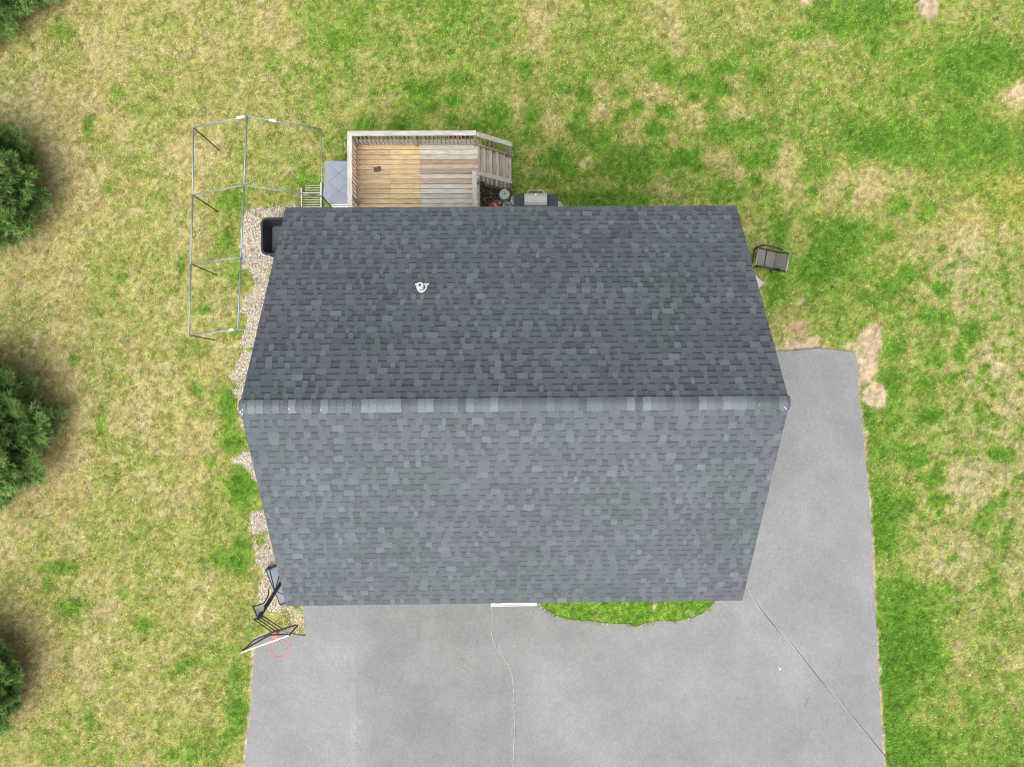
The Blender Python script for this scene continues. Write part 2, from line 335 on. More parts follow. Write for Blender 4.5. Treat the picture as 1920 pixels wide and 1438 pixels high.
def ground_fields(x, y):
    px, py = to_px(x, y)
    wx = px + 24*fbm(x, y, 1.0, 3, 11); wy = py + 24*fbm(x, y, 1.0, 3, 15)
    g = grid_at(wx, wy)*1.08 - .075 - .05*(1-sstep(420, 560, wx))
    for (bx, by, rx, ry, a) in BL:
        k = (np.abs(wx-bx) < 2.4*rx) & (np.abs(wy-by) < 2.4*ry)
        if k.any():
            d = ((wx[k]-bx)/rx)**2+((wy[k]-by)/ry)**2; g[k] += a*(1.0 if a > 0 else .72)*np.exp(-0.8*d*d)
    g = g + .36*fbm(x, y, .9, 4, 1) + .62*fbm(x, y, .24, 3, 7)
    tu = np.zeros(px.shape); jx = px + 5*fbm(x, y, .2, 2, 18); jy = py + 5*fbm(x, y, .2, 2, 19)
    for (bx, by, rx, ry, a) in TU:
        k = (np.abs(jx-bx) < 2*rx) & (np.abs(jy-by) < 2*ry)
        if k.any(): tu[k] = np.maximum(tu[k], a*np.exp(-(((jx[k]-bx)/rx)**2+((jy[k]-by)/ry)**2)**1.5))
    g = np.maximum(g, g*(1-tu)+1.2*tu)
    # greener edge along drive and in the flower bed
    inb = inpoly(px, py, BED) & (py > 1000)
    g = np.where(inb, .80 + .35*fbm(x, y, .3, 3, 9), g)
    dirt = np.zeros(px.shape); red = np.zeros(px.shape); dk = np.zeros(px.shape)
    dx = px + 20*fbm(x, y, .5, 4, 21); dy = py + 20*fbm(x, y, .5, 4, 26)
    for (bx, by, rx, ry, a, kind) in DIRT:
        v = a*np.exp(-.9*(((dx-bx)/rx)**2+((dy-by)/ry)**2)**1.6)
        dirt = np.maximum(dirt, v)
        if kind == 1: red = np.maximum(red, v)
        if kind == 2: dk = np.maximum(dk, v)
    dd = pdist(px, py, DRIVE)
    edge = np.exp(-(dd/ (5.5+6*fbm(x, y, .6, 3, 30)))**2) * (~inb)
    dirt = np.maximum(dirt, .85*edge*sstep(-.35, .15, fbm(x, y, .8, 3, 33)+.1))
    dirt = np.clip(dirt + .5*fbm(x, y, .15, 3, 50)*(dirt > .15), 0, 1)
    br = np.zeros(px.shape)
    for (bx, by, rx, ry, a) in BROWN: br = np.maximum(br, .45*a*np.exp(-(((wx-bx)/rx)**2+((wy-by)/ry)**2)))
    gr = masks(px, py, x, y)
    return px, py, g, dirt, red, dk, br, gr
C_ST = lin(206,194,138,K); C_SD = lin(194,182,116,K); C_G1 = lin(168,174,92,K); C_G2 = lin(124,162,60,K); C_G3 = lin(92,142,42,K)
C_DI = lin(216,194,160,K); C_RD = lin(190,156,126,K); C_DK = lin(140,118,88,K); C_BR = lin(178,154,108,K); C_GV = lin(214,204,182,.7)
def lerp(a, b, t): return a*(1-t[..., None])+b*t[..., None]
def ground_col(x, y, rnd=None):
    px, py, g, dirt, red, dk, br, gr = ground_fields(x, y)
    if rnd is not None: g = g + (rnd-.5)*.55
    g = g + .5*fbm(x, y, .075, 2, 12)
    h = np.clip(g, 0, 1.05)
    c = lerp(C_ST, C_SD, sstep(-.2, .3, fbm(x, y, .5, 3, 55)))
    c = lerp(c, C_G1, sstep(.12, .50, h)); c = lerp(c, C_G2, sstep(.46, .84, h)); c = lerp(c, C_G3, .7*sstep(.85, 1.2, g))
    # warmer, yellower turf at far right; cooler elsewhere
    yl = sstep(1700, 1900, px)*sstep(300, 340, py)*(1-sstep(380, 470, py))
    c = lerp(c, c*np.array([1.2, 1.1, .6]), yl*.35)
    gy = sstep(1680, 1800, px)*sstep(400, 500, py)*(1-sstep(1050, 1250, py))
    c = lerp(c, c*np.array([1.0, 1.0, 1.25]), gy*.7*(1-sstep(.5, .8, h)))
    c = lerp(c, C_BR*(1 if rnd is None else (.7+.6*rnd)[..., None]), np.clip(br, 0, 1)*.8)
    dc = lerp(np.broadcast_to(C_DI, c.shape), C_RD, np.clip(red*1.6, 0, 1)); dc = lerp(dc, C_DK, dk)
    c = lerp(c, dc, sstep(.25, .6, dirt))
    c = lerp(c, C_GV, gr*.95)
    inb = inpoly(px, py, BED) & (py > 1000)
    c = np.where(inb[..., None], c*np.array([.94, 1.10, .8]), c)
    c = c*(1+1.3*fbm(x, y, .10, 3, 34))[..., None]
    return c, g, dirt, gr, br
# ground sheet: dense where seen, stretched to the horizon outside
def axis(lo, hi, st):
    a = np.arange(lo, hi+1e-6, st); e = np.array([.3,.8,1.6,3,6,12,25,50,100,200,400,800])
    return np.concatenate([lo-e[::-1], a, hi+e])
gx = axis(-17.5, 17.5, .07); gy_ = axis(-13.5, 14, .07)
X, Y = np.meshgrid(gx, gy_)
cg, gg, di, gv, brn = ground_col(X.ravel(), Y.ravel())
inside = ((np.abs(X) < 17.4) & (np.abs(Y) < 13.9)).ravel()
Z = .035*fbm(X.ravel(), Y.ravel(), .5, 3, 60) + .02*np.clip(gg, 0, 1)
Pp, Qq = to_px(X.ravel(), Y.ravel())
Z = np.where(inside, Z, 0) - .03
Z = np.where(inpoly(Pp, Qq, BED) & (Qq > 1000), .01, Z)
nx, ny = len(gx), len(gy_)
idx = np.arange(nx*ny).reshape(ny, nx)
Fc = np.stack([idx[:-1, :-1], idx[:-1, 1:], idx[1:, 1:], idx[1:, :-1]], -1).reshape(-1, 4)
me = bpy.data.meshes.new('ground'); V = np.stack([X.ravel(), Y.ravel(), Z], -1)
me.vertices.add(len(V)); me.vertices.foreach_set('co', V.astype(np.float32).ravel())
me.loops.add(len(Fc)*4); me.loops.foreach_set('vertex_index', Fc.astype(np.int32).ravel())
me.polygons.add(len(Fc)); me.polygons.foreach_set('loop_start', (np.arange(len(Fc))*4).astype(np.int32)); me.polygons.foreach_set('loop_total', np.full(len(Fc), 4, np.int32))
me.update(calc_edges=True)
a = me.color_attributes.new('Col', 'FLOAT_COLOR', 'POINT'); arr = np.ones((len(V), 4), np.float32); arr[:, :3] = cg*.72; a.data.foreach_set('color', arr.ravel())
gm = mat('turf', (0,0,0), 0.95, 0.42, 26, 0.8, 50, attr=True, spec=.1)
me.materials.append(gm); me.polygons.foreach_set('use_smooth', np.ones(len(Fc), bool))
o = bpy.data.objects.new('ground', me); S.collection.objects.link(o); tag(o, kind='structure')

# grass blades ------------------------------------------------------
def outside_hard(px, py, x, y, m=0.0):
    drive = inpoly(px, py, DRIVE) & ~inpoly(px, py, BED) & ~((py > 1100) & (pdist(px, py, BED) < 4.5+6*fbm(x, y, .2, 3, 61)))
    house = (np.abs(x) < WX+.02) & (y > WY0-.02) & (y < WY1+.02)
    return ~(drive | house)
def blades(n, seed):
    r = np.random.default_rng(seed)
    x = r.uniform(-17, 16.6, n); y = r.uniform(-13, 13.4, n)
    px, py = to_px(x, y)
    k = outside_hard(px, py, x, y)
    x, y = x[k], y[k]; rnd = r.random(len(x))
    c, g, d, gv, br = ground_col(x, y, rnd)
    keep = (r.random(len(x)) < np.clip(1.0-1.0*sstep(.2, .6, d), .05, 1)) & ((gv < .5) | (r.random(len(x)) < .12))
    x, y, c, g, br = x[keep], y[keep], c[keep], g[keep], br[keep]; n = len(x)
    gg = np.clip(g, 0, 1)
    L = r.uniform(.03, .08, n)*(.85+.4*gg); th = r.uniform(0, 2*np.pi, n); W = r.uniform(.006, .013, n)*(1+.2*gg)
    h = r.uniform(.25, .9, n)*L*(.45+.55*gg); dx, dy = np.cos(th), np.sin(th)
    bx_, by_ = to_px(x, y); z0 = np.where((pdist(bx_, by_, BED) < 9) | inpoly(bx_, by_, BED), np.where(by_ > 1000, .018, -.03), -.03)
    p0 = np.stack([x-dy*W/2, y+dx*W/2, z0+.008], -1); p1 = np.stack([x+dy*W/2, y-dx*W/2, z0+.008], -1)
    mid = np.stack([x+dx*L*.5, y+dy*L*.5, z0+h+.012], -1)
    w2 = np.stack([-dy*W*.45, dx*W*.45, 0*x], -1)
    tip = np.stack([x+dx*L, y+dy*L, z0+h*.8+.01], -1)
    V = np.stack([p0, p1, mid-w2, mid+w2, tip], 1)      # 5 verts
    b = (np.arange(n)*5)[:, None]
    F3 = np.concatenate([b+np.array([0,1,2]), b+np.array([0,2,3]), b+np.array([3,2,4])], 1).reshape(-1, 3)
    c = c*np.exp(r.normal(0, .40, n))[:, None]*1.02
    # a share of dead pale blades and a share of deep green ones everywhere
    s = r.random(n); pale = s < (.16*(1-gg)+.02); c[pale] = lin(232,218,170,K)*r.uniform(.8, 1.1, pale.sum())[:, None]
    c = np.clip(c, .004, .75)
    o = fastmesh('grass', V.reshape(-1, 3), F3, np.repeat(c, 3, axis=0), M['grass'])
    tag(o, 'patchy green and straw coloured lawn grass round the house', 'grass', kind='stuff'); return o
blades(720000, 3)

# gravel ------------------------------------------------------------
def pebbles(n, seed):
    r = np.random.default_rng(seed)
    x = r.uniform(-9.2, -3.0, n); y = r.uniform(-8, 6.6, n); px, py = to_px(x, y)
    g = masks(px, py, x, y); k = (g > .5) & outside_hard(px, py, x, y) | (inpoly(px, py, [(520,1150),(570,1140),(572,1188),(545,1180)]) & (r.random(n) < .25))
    x, y = x[k], y[k]; n = len(x); s = r.uniform(.009, .024, n)
    o8 = np.array([[1,0,0],[-1,0,0],[0,1,0],[0,-1,0],[0,0,1],[0,0,-1]], float)
    f8 = np.array([[0,2,4],[2,1,4],[1,3,4],[3,0,4],[2,0,5],[1,2,5],[3,1,5],[0,3,5]])
    th = r.uniform(0, 6.28, n); sc = np.stack([s*r.uniform(.8, 1.5, n), s*r.uniform(.7, 1.1, n), s*r.uniform(.5, .8, n)], -1)
    P = o8[None]*sc[:, None]; cx = P[..., 0]*np.cos(th)[:, None]-P[..., 1]*np.sin(th)[:, None]; cy = P[..., 0]*np.sin(th)[:, None]+P[..., 1]*np.cos(th)[:, None]
    V = np.stack([cx+x[:, None], cy+y[:, None], P[..., 2]-.012+r.uniform(0, .012, n)[:, None]], -1).reshape(-1, 3)
    Fc = (np.arange(n)*6)[:, None, None]+f8[None]
    pal = np.array([lin(228,216,194,.8), lin(212,196,168,.76), lin(238,232,222,.8), lin(172,156,132,.74), lin(200,190,178,.76), lin(130,118,106,.7)])
    c = pal[r.choice(6, n, p=[.27,.23,.22,.12,.1,.06])]*r.uniform(.8, 1.15, n)[:, None]
    o = fastmesh('gravel', V, Fc.reshape(-1, 3), np.repeat(np.clip(c, 0, .8), 8, axis=0), M['pebble'])
    tag(o, 'pale pebble gravel strip along the left side of the house', 'gravel', kind='stuff')
pebbles(150000, 8)

# driveway ----------------------------------------------------------
def densify(P, step=.22, jit=.012):
    out = []
    for i in range(len(P)):
        a = Vector(P[i]).to_2d(); b = Vector(P[(i+1) % len(P)]).to_2d(); n = max(1, int((b-a).length/step))
        for k in range(n):
            q = a.lerp(b, k/n); out.append((q.x+random.uniform(-jit, jit), q.y+random.uniform(-jit, jit)))
    return out
dp = px_poly(DRIVE[1:-1]); bedw = px_poly(BED[1:-1])
outline = [(WX+.004, dp[0][1]+.0)] + dp + [(dp[-1][0], WY0-.004)] + [(bedw[-1][0]-.1, WY0-.004)] + bedw[::-1] + [(bedw[0][0]+.12, WY0-.004), (WX+.004, WY0-.004)]
dm = bpy.data.materials.new('asphalt'); dm.use_nodes = True; N = dm.node_tree.nodes; L = dm.node_tree.links; b = N['Principled BSDF']
b.inputs['Roughness'].default_value = .92; b.inputs['Specular IOR Level'].default_value = .25
tc = N.new('ShaderNodeTexCoord')
def nz(scale, det, rough=.6):
    n = N.new('ShaderNodeTexNoise'); n.inputs['Scale'].default_value = scale; n.inputs['Detail'].default_value = det; n.inputs['Roughness'].default_value = rough
    L.new(tc.outputs['Object'], n.inputs['Vector']); return n.outputs[0]
def mrange(src, a, b_, c, d, smooth=False):
    m = N.new('ShaderNodeMapRange'); m.inputs[1].default_value = a; m.inputs[2].default_value = b_; m.inputs[3].default_value = c; m.inputs[4].default_value = d
    if smooth: m.interpolation_type = 'SMOOTHSTEP'
    L.new(src, m.inputs[0]); return m.outputs[0]
def mul(a_, b_, op='MULTIPLY'):
    m = N.new('ShaderNodeMath'); m.operation = op
    for i, q in enumerate((a_, b_)):
        if isinstance(q, (int, float)): m.inputs[i].default_value = q
        else: L.new(q, m.inputs[i])
    return m.outputs[0]
big = mrange(nz(.45, 5), .3, .7, .86, 1.12); medn = mrange(nz(2.2, 6, .7), .3, .7, .94, 1.06); fine = mrange(nz(60, 3, .8), .3, .7, .82, 1.18); f2 = mul(mrange(nz(24, 4, .85), .32, .68, .82, 1.18), mrange(nz(9, 3, .7), .3, .7, .95, 1.05))
sep = N.new('ShaderNodeSeparateXYZ'); L.new(tc.outputs['Object'], sep.inputs[0])
wob = mul(mul(nz(1.5, 3), -.5, 'ADD'), .18)
sx = mul(sep.outputs[0], wob, 'ADD')
seamx = at(668, 1300)[0]; topy = at(600, 1202)[1]
# worn parking strip: paler older surface west of a straight paving joint, darker newer one east of it
ww = mul(mrange(sx, seamx-.12, seamx+.02, 1.0, 0.0, True), mrange(mul(sep.outputs[1], wob, 'ADD'), topy-.25, topy+.2, 1.0, 0.0, True))
seam = mul(mrange(sx, seamx-.24, seamx-.04, 0.0, 1.0, True), mul(mrange(sx, seamx-.04, seamx+.03, 1.0, 0.0, True), mrange(sep.outputs[1], topy-.25, topy+.1, 1.0, 0.0, True)))
tone = mul(mul(mul(big, medn), mul(fine, f2)), mul(mul(mul(ww, .05), 1.0, 'ADD'), mul(mul(seam, .07), 1.0, 'ADD')))
# darker used zone near the garage and along the front walk
crx = at(965, 1300)[0]
mid = mul(mrange(sep.outputs[0], seamx, seamx+.6, 0.0, 1.0, True), mrange(sep.outputs[0], crx-.3, crx+.9, 1.0, 0.0, True))
tone = mul(tone, mul(mul(mid, -.11), 1.0, 'ADD'))
fr = mrange(sep.outputs[1], topy-.9, topy+.8, 1.0, .92, True)
frx = mrange(sep.outputs[0], 1.0, 4.0, 0.0, 1.0, True)
tone = mul(tone, mrange(mul(fr, frx, 'MAXIMUM'), .92, 1, .92, 1.0))
cr = N.new('ShaderNodeMix'); cr.data_type = 'RGBA'; L.new(mrange(nz(.8, 3), .35, .65, 0, 1), cr.inputs[0])
cr.inputs[6].default_value = (.190, .197, .193, 1); cr.inputs[7].default_value = (.197, .198, .198, 1)
sc = N.new('ShaderNodeVectorMath'); sc.operation = 'SCALE'; L.new(cr.outputs[2], sc.inputs[0]); L.new(tone, sc.inputs['Scale']); L.new(sc.outputs[0], b.inputs['Base Color'])
bp = N.new('ShaderNodeBump'); bp.inputs['Strength'].default_value = .35; bp.inputs['Distance'].default_value = .006; L.new(nz(140, 3), bp.inputs['Height']); L.new(bp.outputs[0], b.inputs['Normal'])
q = MB(); q.prism(densify(outline), -.10, .025); drv = q.build('driveway', dm); tag(drv, kind='structure')
# crack running down the drive
crk = [(922,1136),(923,1160),(922,1190),(926,1205),(934,1219),(944,1232),(952,1245),(957,1256),(960,1268),(963,1290),(964,1330),(965,1370),(963,1400),(962,1450),(960,1520)]
q = MB(); pts = []
for i in range(len(crk)-1):
    for k in range(8):
        t = k/8; x = crk[i][0]*(1-t)+crk[i+1][0]*t+random.uniform(-.5, .5); y = crk[i][1]*(1-t)+crk[i+1][1]*t; pts.append(at(x, y, .029))
for i in range(len(pts)-1):
    a_, b_ = pts[i], pts[i+1]; d = (b_-a_).normalized(); n = Vector((-d.y, d.x, 0))*random.uniform(.004, .009)
    if random.random() < .93: q.quad([a_-n, b_-n, b_+n, a_+n])
o = q.build('crack', mat('sandy_crack', (.36,.35,.32), .95, .3, 30), drv)
q = MB()
for i in range(len(pts)-1):
    if random.random() < .5:
        a_, b_ = pts[i]+Vector((.018, 0, .001)), pts[i+1]+Vector((.018, 0, .001)); d = (b_-a_).normalized(); n = Vector((-d.y, d.x, 0))*.004
        q.quad([a_-n, b_-n, b_+n, a_+n])
q.build('crack_gap', mat('open_crack', (.06,.06,.06), .95), drv)
# small marks on the drive
q = MB()
for cx_, cy_, r_ in ((1463,1254,.03),(1460,1250,.012),(1469,1257,.01),(1458,1259,.008)):
    c0 = at(cx_, cy_, .030); q.quad([(c0.x+r_*math.cos(t)*random.uniform(.6, 1.2), c0.y+r_*math.sin(t)*random.uniform(.6, 1.2), .030) for t in np.linspace(0, 6.28, 9)[:-1]])
q.build('bird_dropping', M['white'], drv)
q = MB(); a_ = at(1516, 1306, .030); b_ = at(1510, 1326, .030); n = Vector((.022, .006, 0)); q.quad([a_-n*.5, b_-n, b_+n, a_+n*.5]); q.build('scuff_mark', mat('scuff', (.13,.13,.125), .95), drv)

# ================================================================ HOUSE
house = empty('house', (0,0,0), label='two storey house under a dark grey shingle gable roof', cat='house')
ov = .0
q = MB()
T = .12
# walls: box + gables as one closed prism
gz = lambda y, z0=0.0: ZR-.16-(ZR-ZE)*abs(y)/(HD/2)
pr = [(WY0, -.1), (WY1, -.1), (WY1, gz(WY1)), (0, gz(0)), (WY0, gz(WY0))]
n0 = len(q.v)
for sx_ in (-WX, WX):
    for yy, zz in pr: q.v.append((sx_, yy, zz))
q.f += [(0,1,2,3,4), (9,8,7,6,5)] + [(i, (i+1) % 5, 5+(i+1) % 5, 5+i) for i in (0, 1, 2, 3, 4)]; q.c += [None]*7
wm = mat('lap_siding', (.46,.48,.50), .6, .05, 3)
N = wm.node_tree.nodes; L = wm.node_tree.links; tcx = N.new('ShaderNodeTexCoord'); sp = N.new('ShaderNodeSeparateXYZ'); L.new(tcx.outputs['Object'], sp.inputs[0])
mm = N.new('ShaderNodeMath'); mm.operation = 'MULTIPLY'; mm.inputs[1].default_value = 1/.11; L.new(sp.outputs[2], mm.inputs[0])
fr_ = N.new('ShaderNodeMath'); fr_.operation = 'FRACT'; L.new(mm.outputs[0], fr_.inputs[0])
bp = N.new('ShaderNodeBump'); bp.inputs['Distance'].default_value = .02; bp.invert = True; L.new(fr_.outputs[0], bp.inputs['Height']); L.new(bp.outputs[0], N['Principled BSDF'].inputs['Normal'])
wall = q.build('wall', wm, house)
q = MB(); q.box(-WX-.012, WX+.012, WY0-.012, WY1+.012, -.12, .35); q.build('foundation', M['concrete'], house)
def window(x, y, z, w_, h_, side):
    """side: 'n','s' (wall faces +-y) or 'e','w'"""
    f = MB(); g_ = MB(); s_ = 1 if side in 'ne' else -1
    def bx(mb, u0, u1, d0, d1, z0, z1):
        d0, d1 = sorted((d0*s_, d1*s_))
        if side in 'ns': mb.box(x+u0, x+u1, y+d0, y+d1, z0, z1)
        else: mb.box(x+d0, x+d1, y+u0, y+u1, z0, z1)
    t = .07
    bx(f, -w_/2-t, w_/2+t, .002, .045, z-h_/2-t, z-h_/2); bx(f, -w_/2-t, w_/2+t, .002, .045, z+h_/2, z+h_/2+t)
    bx(f, -w_/2-t, -w_/2, .002, .045, z-h_/2, z+h_/2); bx(f, w_/2, w_/2+t, .002, .045, z-h_/2, z+h_/2); bx(f, -w_/2, w_/2, .002, .035, z-.02, z+.02)
    wf = f.build('window', M['white'], house); bx(g_, -w_/2, w_/2, .003, .012, z-h_/2, z+h_/2); g_.build('pane', M['glasspane'], wf)
for xx in (-3.4, -1.2, 1.4, 3.5):
    window(xx, WY0, 4.2, 1.0, 1.25, 's')
for xx in (1.4, 3.5): window(xx, WY0, 1.7, 1.0, 1.1, 's')
for xx in (1.6, 3.6): window(xx, WY1, 4.2, 1.0, 1.2, 'n')
for xx in (-3.2,): window(xx, WY1, 4.2, 1.0, 1.2, 'n')
for s_, sd_ in ((-WX, 'w'), (WX, 'e')):
    window(s_, -2, 4.2, .9, 1.2, sd_); window(s_, 2, 4.2, .9, 1.2, sd_); window(s_, 0, 6.6, .7, .8, sd_)
q = MB(); q.box(-.55, .4, WY0-.05, WY0-.002, .1, 2.2); dr = q.build('door', M['white'], house); q = MB(); q.tube([(.28, WY0-.05, 1.1), (.28, WY0-.1, 1.1)], .025); q.build('handle', M['steel'], dr)
q = MB(); q.box(-4.4, -1.4, WY0-.04, WY0-.002, .05, 2.3)
for i in range(1, 4): q.box(-4.4, -1.4, WY0-.05, WY0-.041, .05+i*.56-.01, .05+i*.56+.01)
q.build('garage_door', M['white'], house)
q = MB(); q.box(-2.9, -1.1, WY1+.002, WY1+.05, 1.02, 3.05); dr = q.build('door', M['white'], house); q = MB(); q.box(-2.8, -2.05, WY1+.051, WY1+.058, 1.15, 2.95); q.box(-1.95, -1.2, WY1+.051, WY1+.058, 1.15, 2.95); q.build('pane', M['glasspane'], dr)
# ---- roof deck (structure under the shingles)
run = HD/2; rise = ZR-ZE; sl = math.hypot(run, rise); cs, sn = run/sl, rise/sl
def rp(s_, x, t, n):       # s_=+1 north / -1 south; t = distance down from the ridge, n = height above the deck
    return (x, s_*(t*cs+n*sn), ZR-t*sn+n*cs)
roof_p = MB()
th_ = .05; off = -.03
prof = [rp(1, 0, sl-.02, off)[1:], (0, ZR+off), rp(-1, 0, sl-.02, off)[1:], rp(-1, 0, sl-.02, off-th_)[1:], (0, ZR+off-th_*1.1), rp(1, 0, sl-.02, off-th_)[1:]]
for sx_ in (-HW/2+.03, HW/2-.03):
    for yy, zz in prof: roof_p.v.append((sx_, yy, zz))
roof_p.f += [(0,1,4,5), (1,2,3,4), (11,10,7,6), (10,9,8,7)] + [(i, (i+1) % 6, 6+(i+1) % 6, 6+i) for i in range(6)]; roof_p.c += [None]*10
roof = roof_p.build('roof', mat('roof_sheathing', (.2,.16,.11), .9, .1, 5), house)
for sx_ in (-1, 1):
    xx0, xx1 = sorted((sx_*(HW/2-.028), sx_*(HW/2-.006)))
    for s_ in (1, -1):
        q = MB(); pts = [rp(s_, xx0, 0, -.032), rp(s_, xx1, 0, -.032), rp(s_, xx1, sl, -.032), rp(s_, xx0, sl, -.032)]
        lo = [rp(s_, xx0, 0, -.20), rp(s_, xx1, 0, -.20), rp(s_, xx1, sl, -.20), rp(s_, xx0, sl, -.20)]
        q.hexa(lo+pts); q.build('rake_board', M['white'], roof)
for s_ in (1, -1):
    y0, y1 = sorted((s_*(run-.018), s_*(run-.040))); q = MB(); q.box(-HW/2+.03, HW/2-.03, y0, y1, ZE-.24, ZE-.06); q.build('fascia', M['white'], roof)
for s_ in (1, -1):
    y0, y1 = sorted((s_*(abs(WY0 if s_ < 0 else WY1)+.004), s_*(run-.042))); q = MB(); q.box(-HW/2+.03, HW/2-.03, y0, y1, ZE-.22, ZE-.20); q.build('soffit', M['white'], roof)
# ---- shingles: laminated courses with raised tabs
NC = 37; EX = sl/NC
def tone_at(x, t, s_):
    X_ = np.array([x]); Y_ = np.array([t+(20 if s_ < 0 else 0)])
    return float(fbm(X_, Y_, 1.4, 3, 20)[0]), float(fbm(X_, Y_, 1.1, 3, 24)[0])
RS = random.Random(11)
def shcol(v, x, t, s_):
    big_, hue = tone_at(x, t, s_)
    base = np.array([.084, .096, .108]) * (1+.22*big_)
    base = base*np.array([1+.10*hue, 1-.03*hue, 1+.09*hue])
    return tuple(base*v)
for s_, nm in ((1, 'north'), (-1, 'south')):
    q = MB()
    for c in range(NC):
        t1 = sl-c*EX+(.02 if c == 0 else 0); t0 = sl-(c+1)*EX-.02       # butt edge t1 (downhill), t0 uphill
        if t0 < 0: t0 = 0
        x = -HW/2
        row = RS.uniform(.95, 1.05)
        # base layer in runs of 0.3-1 m with slightly different blends
        while x < HW/2:
            w_ = RS.uniform(.18, .6); x1 = min(x+w_, HW/2)
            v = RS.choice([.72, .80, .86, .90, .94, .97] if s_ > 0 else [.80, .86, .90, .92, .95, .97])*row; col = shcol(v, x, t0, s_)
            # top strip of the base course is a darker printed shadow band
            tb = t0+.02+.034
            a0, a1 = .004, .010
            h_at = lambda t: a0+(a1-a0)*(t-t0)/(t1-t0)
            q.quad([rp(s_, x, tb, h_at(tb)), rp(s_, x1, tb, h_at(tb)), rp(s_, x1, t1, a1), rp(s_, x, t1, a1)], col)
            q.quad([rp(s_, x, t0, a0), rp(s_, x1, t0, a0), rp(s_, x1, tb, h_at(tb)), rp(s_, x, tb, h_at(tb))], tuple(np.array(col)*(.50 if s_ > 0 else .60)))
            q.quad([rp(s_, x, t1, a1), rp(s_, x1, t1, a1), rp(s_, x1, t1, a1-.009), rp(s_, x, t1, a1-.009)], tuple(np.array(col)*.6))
            x = x1
        # raised tabs
        x = -HW/2 + RS.uniform(-.1, .1)
        while x < HW/2:
            w_ = RS.choice([.08, .10, .13, .16, .20, .22]); x0_ = max(x, -HW/2); x1 = min(x+w_, HW/2)
            if x1-x0_ > .02:
                v = RS.choice([.88, .93, .97, 1.0, 1.0, 1.04, 1.08, 1.12, 1.18]) if RS.random() > .065 else RS.uniform(1.2, 1.38)
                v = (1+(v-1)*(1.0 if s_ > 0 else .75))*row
                if RS.random() < .10: v = RS.uniform(.76, .86)
                col = shcol(v, x, t0, s_); e = RS.uniform(-.004, .004); tr = RS.uniform(-.006, .006)
                p = [rp(s_, x0_, t0+.01, .008), rp(s_, x1, t0+.01, .008), rp(s_, min(x1+tr, HW/2), t1+.001, .0145), rp(s_, max(x0_-tr, -HW/2), t1+.001, .0145)]
                q.quad(p, col)
                lo = [rp(s_, x0_, t0+.01, .002), rp(s_, x1, t0+.01, .002), rp(s_, min(x1+tr, HW/2), t1+.001, .0065), rp(s_, max(x0_-tr, -HW/2), t1+.001, .0065)]
                dk_ = tuple(np.array(col)*.6)
                q.quad([p[3], p[2], lo[2], lo[3]], dk_); q.quad([p[0], p[3], lo[3], lo[0]], dk_); q.quad([p[2], p[1], lo[1], lo[2]], dk_)
            x += w_+RS.choice([.08, .12, .15, .18, .24])
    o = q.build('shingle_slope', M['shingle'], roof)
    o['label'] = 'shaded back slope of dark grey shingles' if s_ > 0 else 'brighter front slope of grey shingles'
# ---- ridge caps
q = MB(); x = -HW/2-.02; i = 0
while x < HW/2+.01:
    x1 = min(x+.150, HW/2+.02); v = RS.choice([.85, .95, 1.0, 1.05, 1.1, 1.15, 1.25, 1.5, 1.6]); col = shcol(v, x, 0, -1); hw = .155
    arc = []
    for k in range(9):
        a_ = -1+2*k/8; yy = a_*hw*cs; zz = ZR-(abs(a_)**1.7)*hw*sn+.030-.028*(1-abs(a_)**1.7)
        arc.append((yy, zz))
    for k in range(8):
        (ya, za), (yb, zb) = arc[k], arc[k+1]
        q.quad([(x, ya, za), (x1, ya, za+.007), (x1, yb, zb+.007), (x, yb, zb)], col)
    for k in range(8):
        (ya, za), (yb, zb) = arc[k], arc[k+1]
        q.quad([(x1, ya, za+.007), (x1, ya, za-.004), (x1, yb, zb-.004), (x1, yb, zb+.007)], tuple(np.array(col)*.6))
    for e in (0, 8):
        ya, za = arc[e]; q.quad([(x, ya, za), (x1, ya, za+.007), (x1, ya, za-.022), (x, ya, za-.022)], tuple(np.array(col)*.45))
    x = x1; i += 1
q.build('ridge_cap', M['shingle'], roof)
SEAL = mat('pale_sealant', (.55,.56,.58), .5, .2, 30)  # sealant dabs at the ridge ends and here and there
def dab(px, py, s_, ln=.05, wd=.012, an=0):
    p = at(px, py, ZR-.02); zz = ZR-abs(p.y)*rise/run+.042; d = Vector((math.cos(an), math.sin(an), 0)); n = Vector((-d.y, d.x, 0))
    kk = -1 if p.y < 0 else 1
    q = MB(); pts = []
    for t in np.linspace(0, 2*math.pi, 9)[:-1]:
        r_ = RS.uniform(.7, 1.2); v_ = p+(d*ln*math.cos(t)*r_+n*wd*math.sin(t)*r_)*.7; pts.append((v_.x, v_.y, ZR-abs(v_.y)*rise/run+.046))
    q.quad(pts); q.build('sealant_dab', SEAL, roof)
for a_ in ((451,772,1,.05,.018,2.1),(453,777,1,.04,.012,2.0),(456,768,1,.02,.012,1.2),(459,760,1,.03,.006,1.4),(455,759,1,.02,.006,1.6),(1474,766,1,.03,.012,1.2),(1470,763,1,.02,.008,.5),(1468,769,1,.012,.008,.5),(1423,758,1,.012,.01,0),(1421,762,1,.01,.006,0),(543,767,1,.014,.012,0),(602,769,1,.016,.012,.5),(528,754,1,.008,.008,0),(655,759,1,.01,.006,0),(664,764,1,.008,.008,0),(853,776,1,.004,.014,0)):
    dab(a_[0], a_[1], a_[2], a_[3], a_[4], -a_[5])
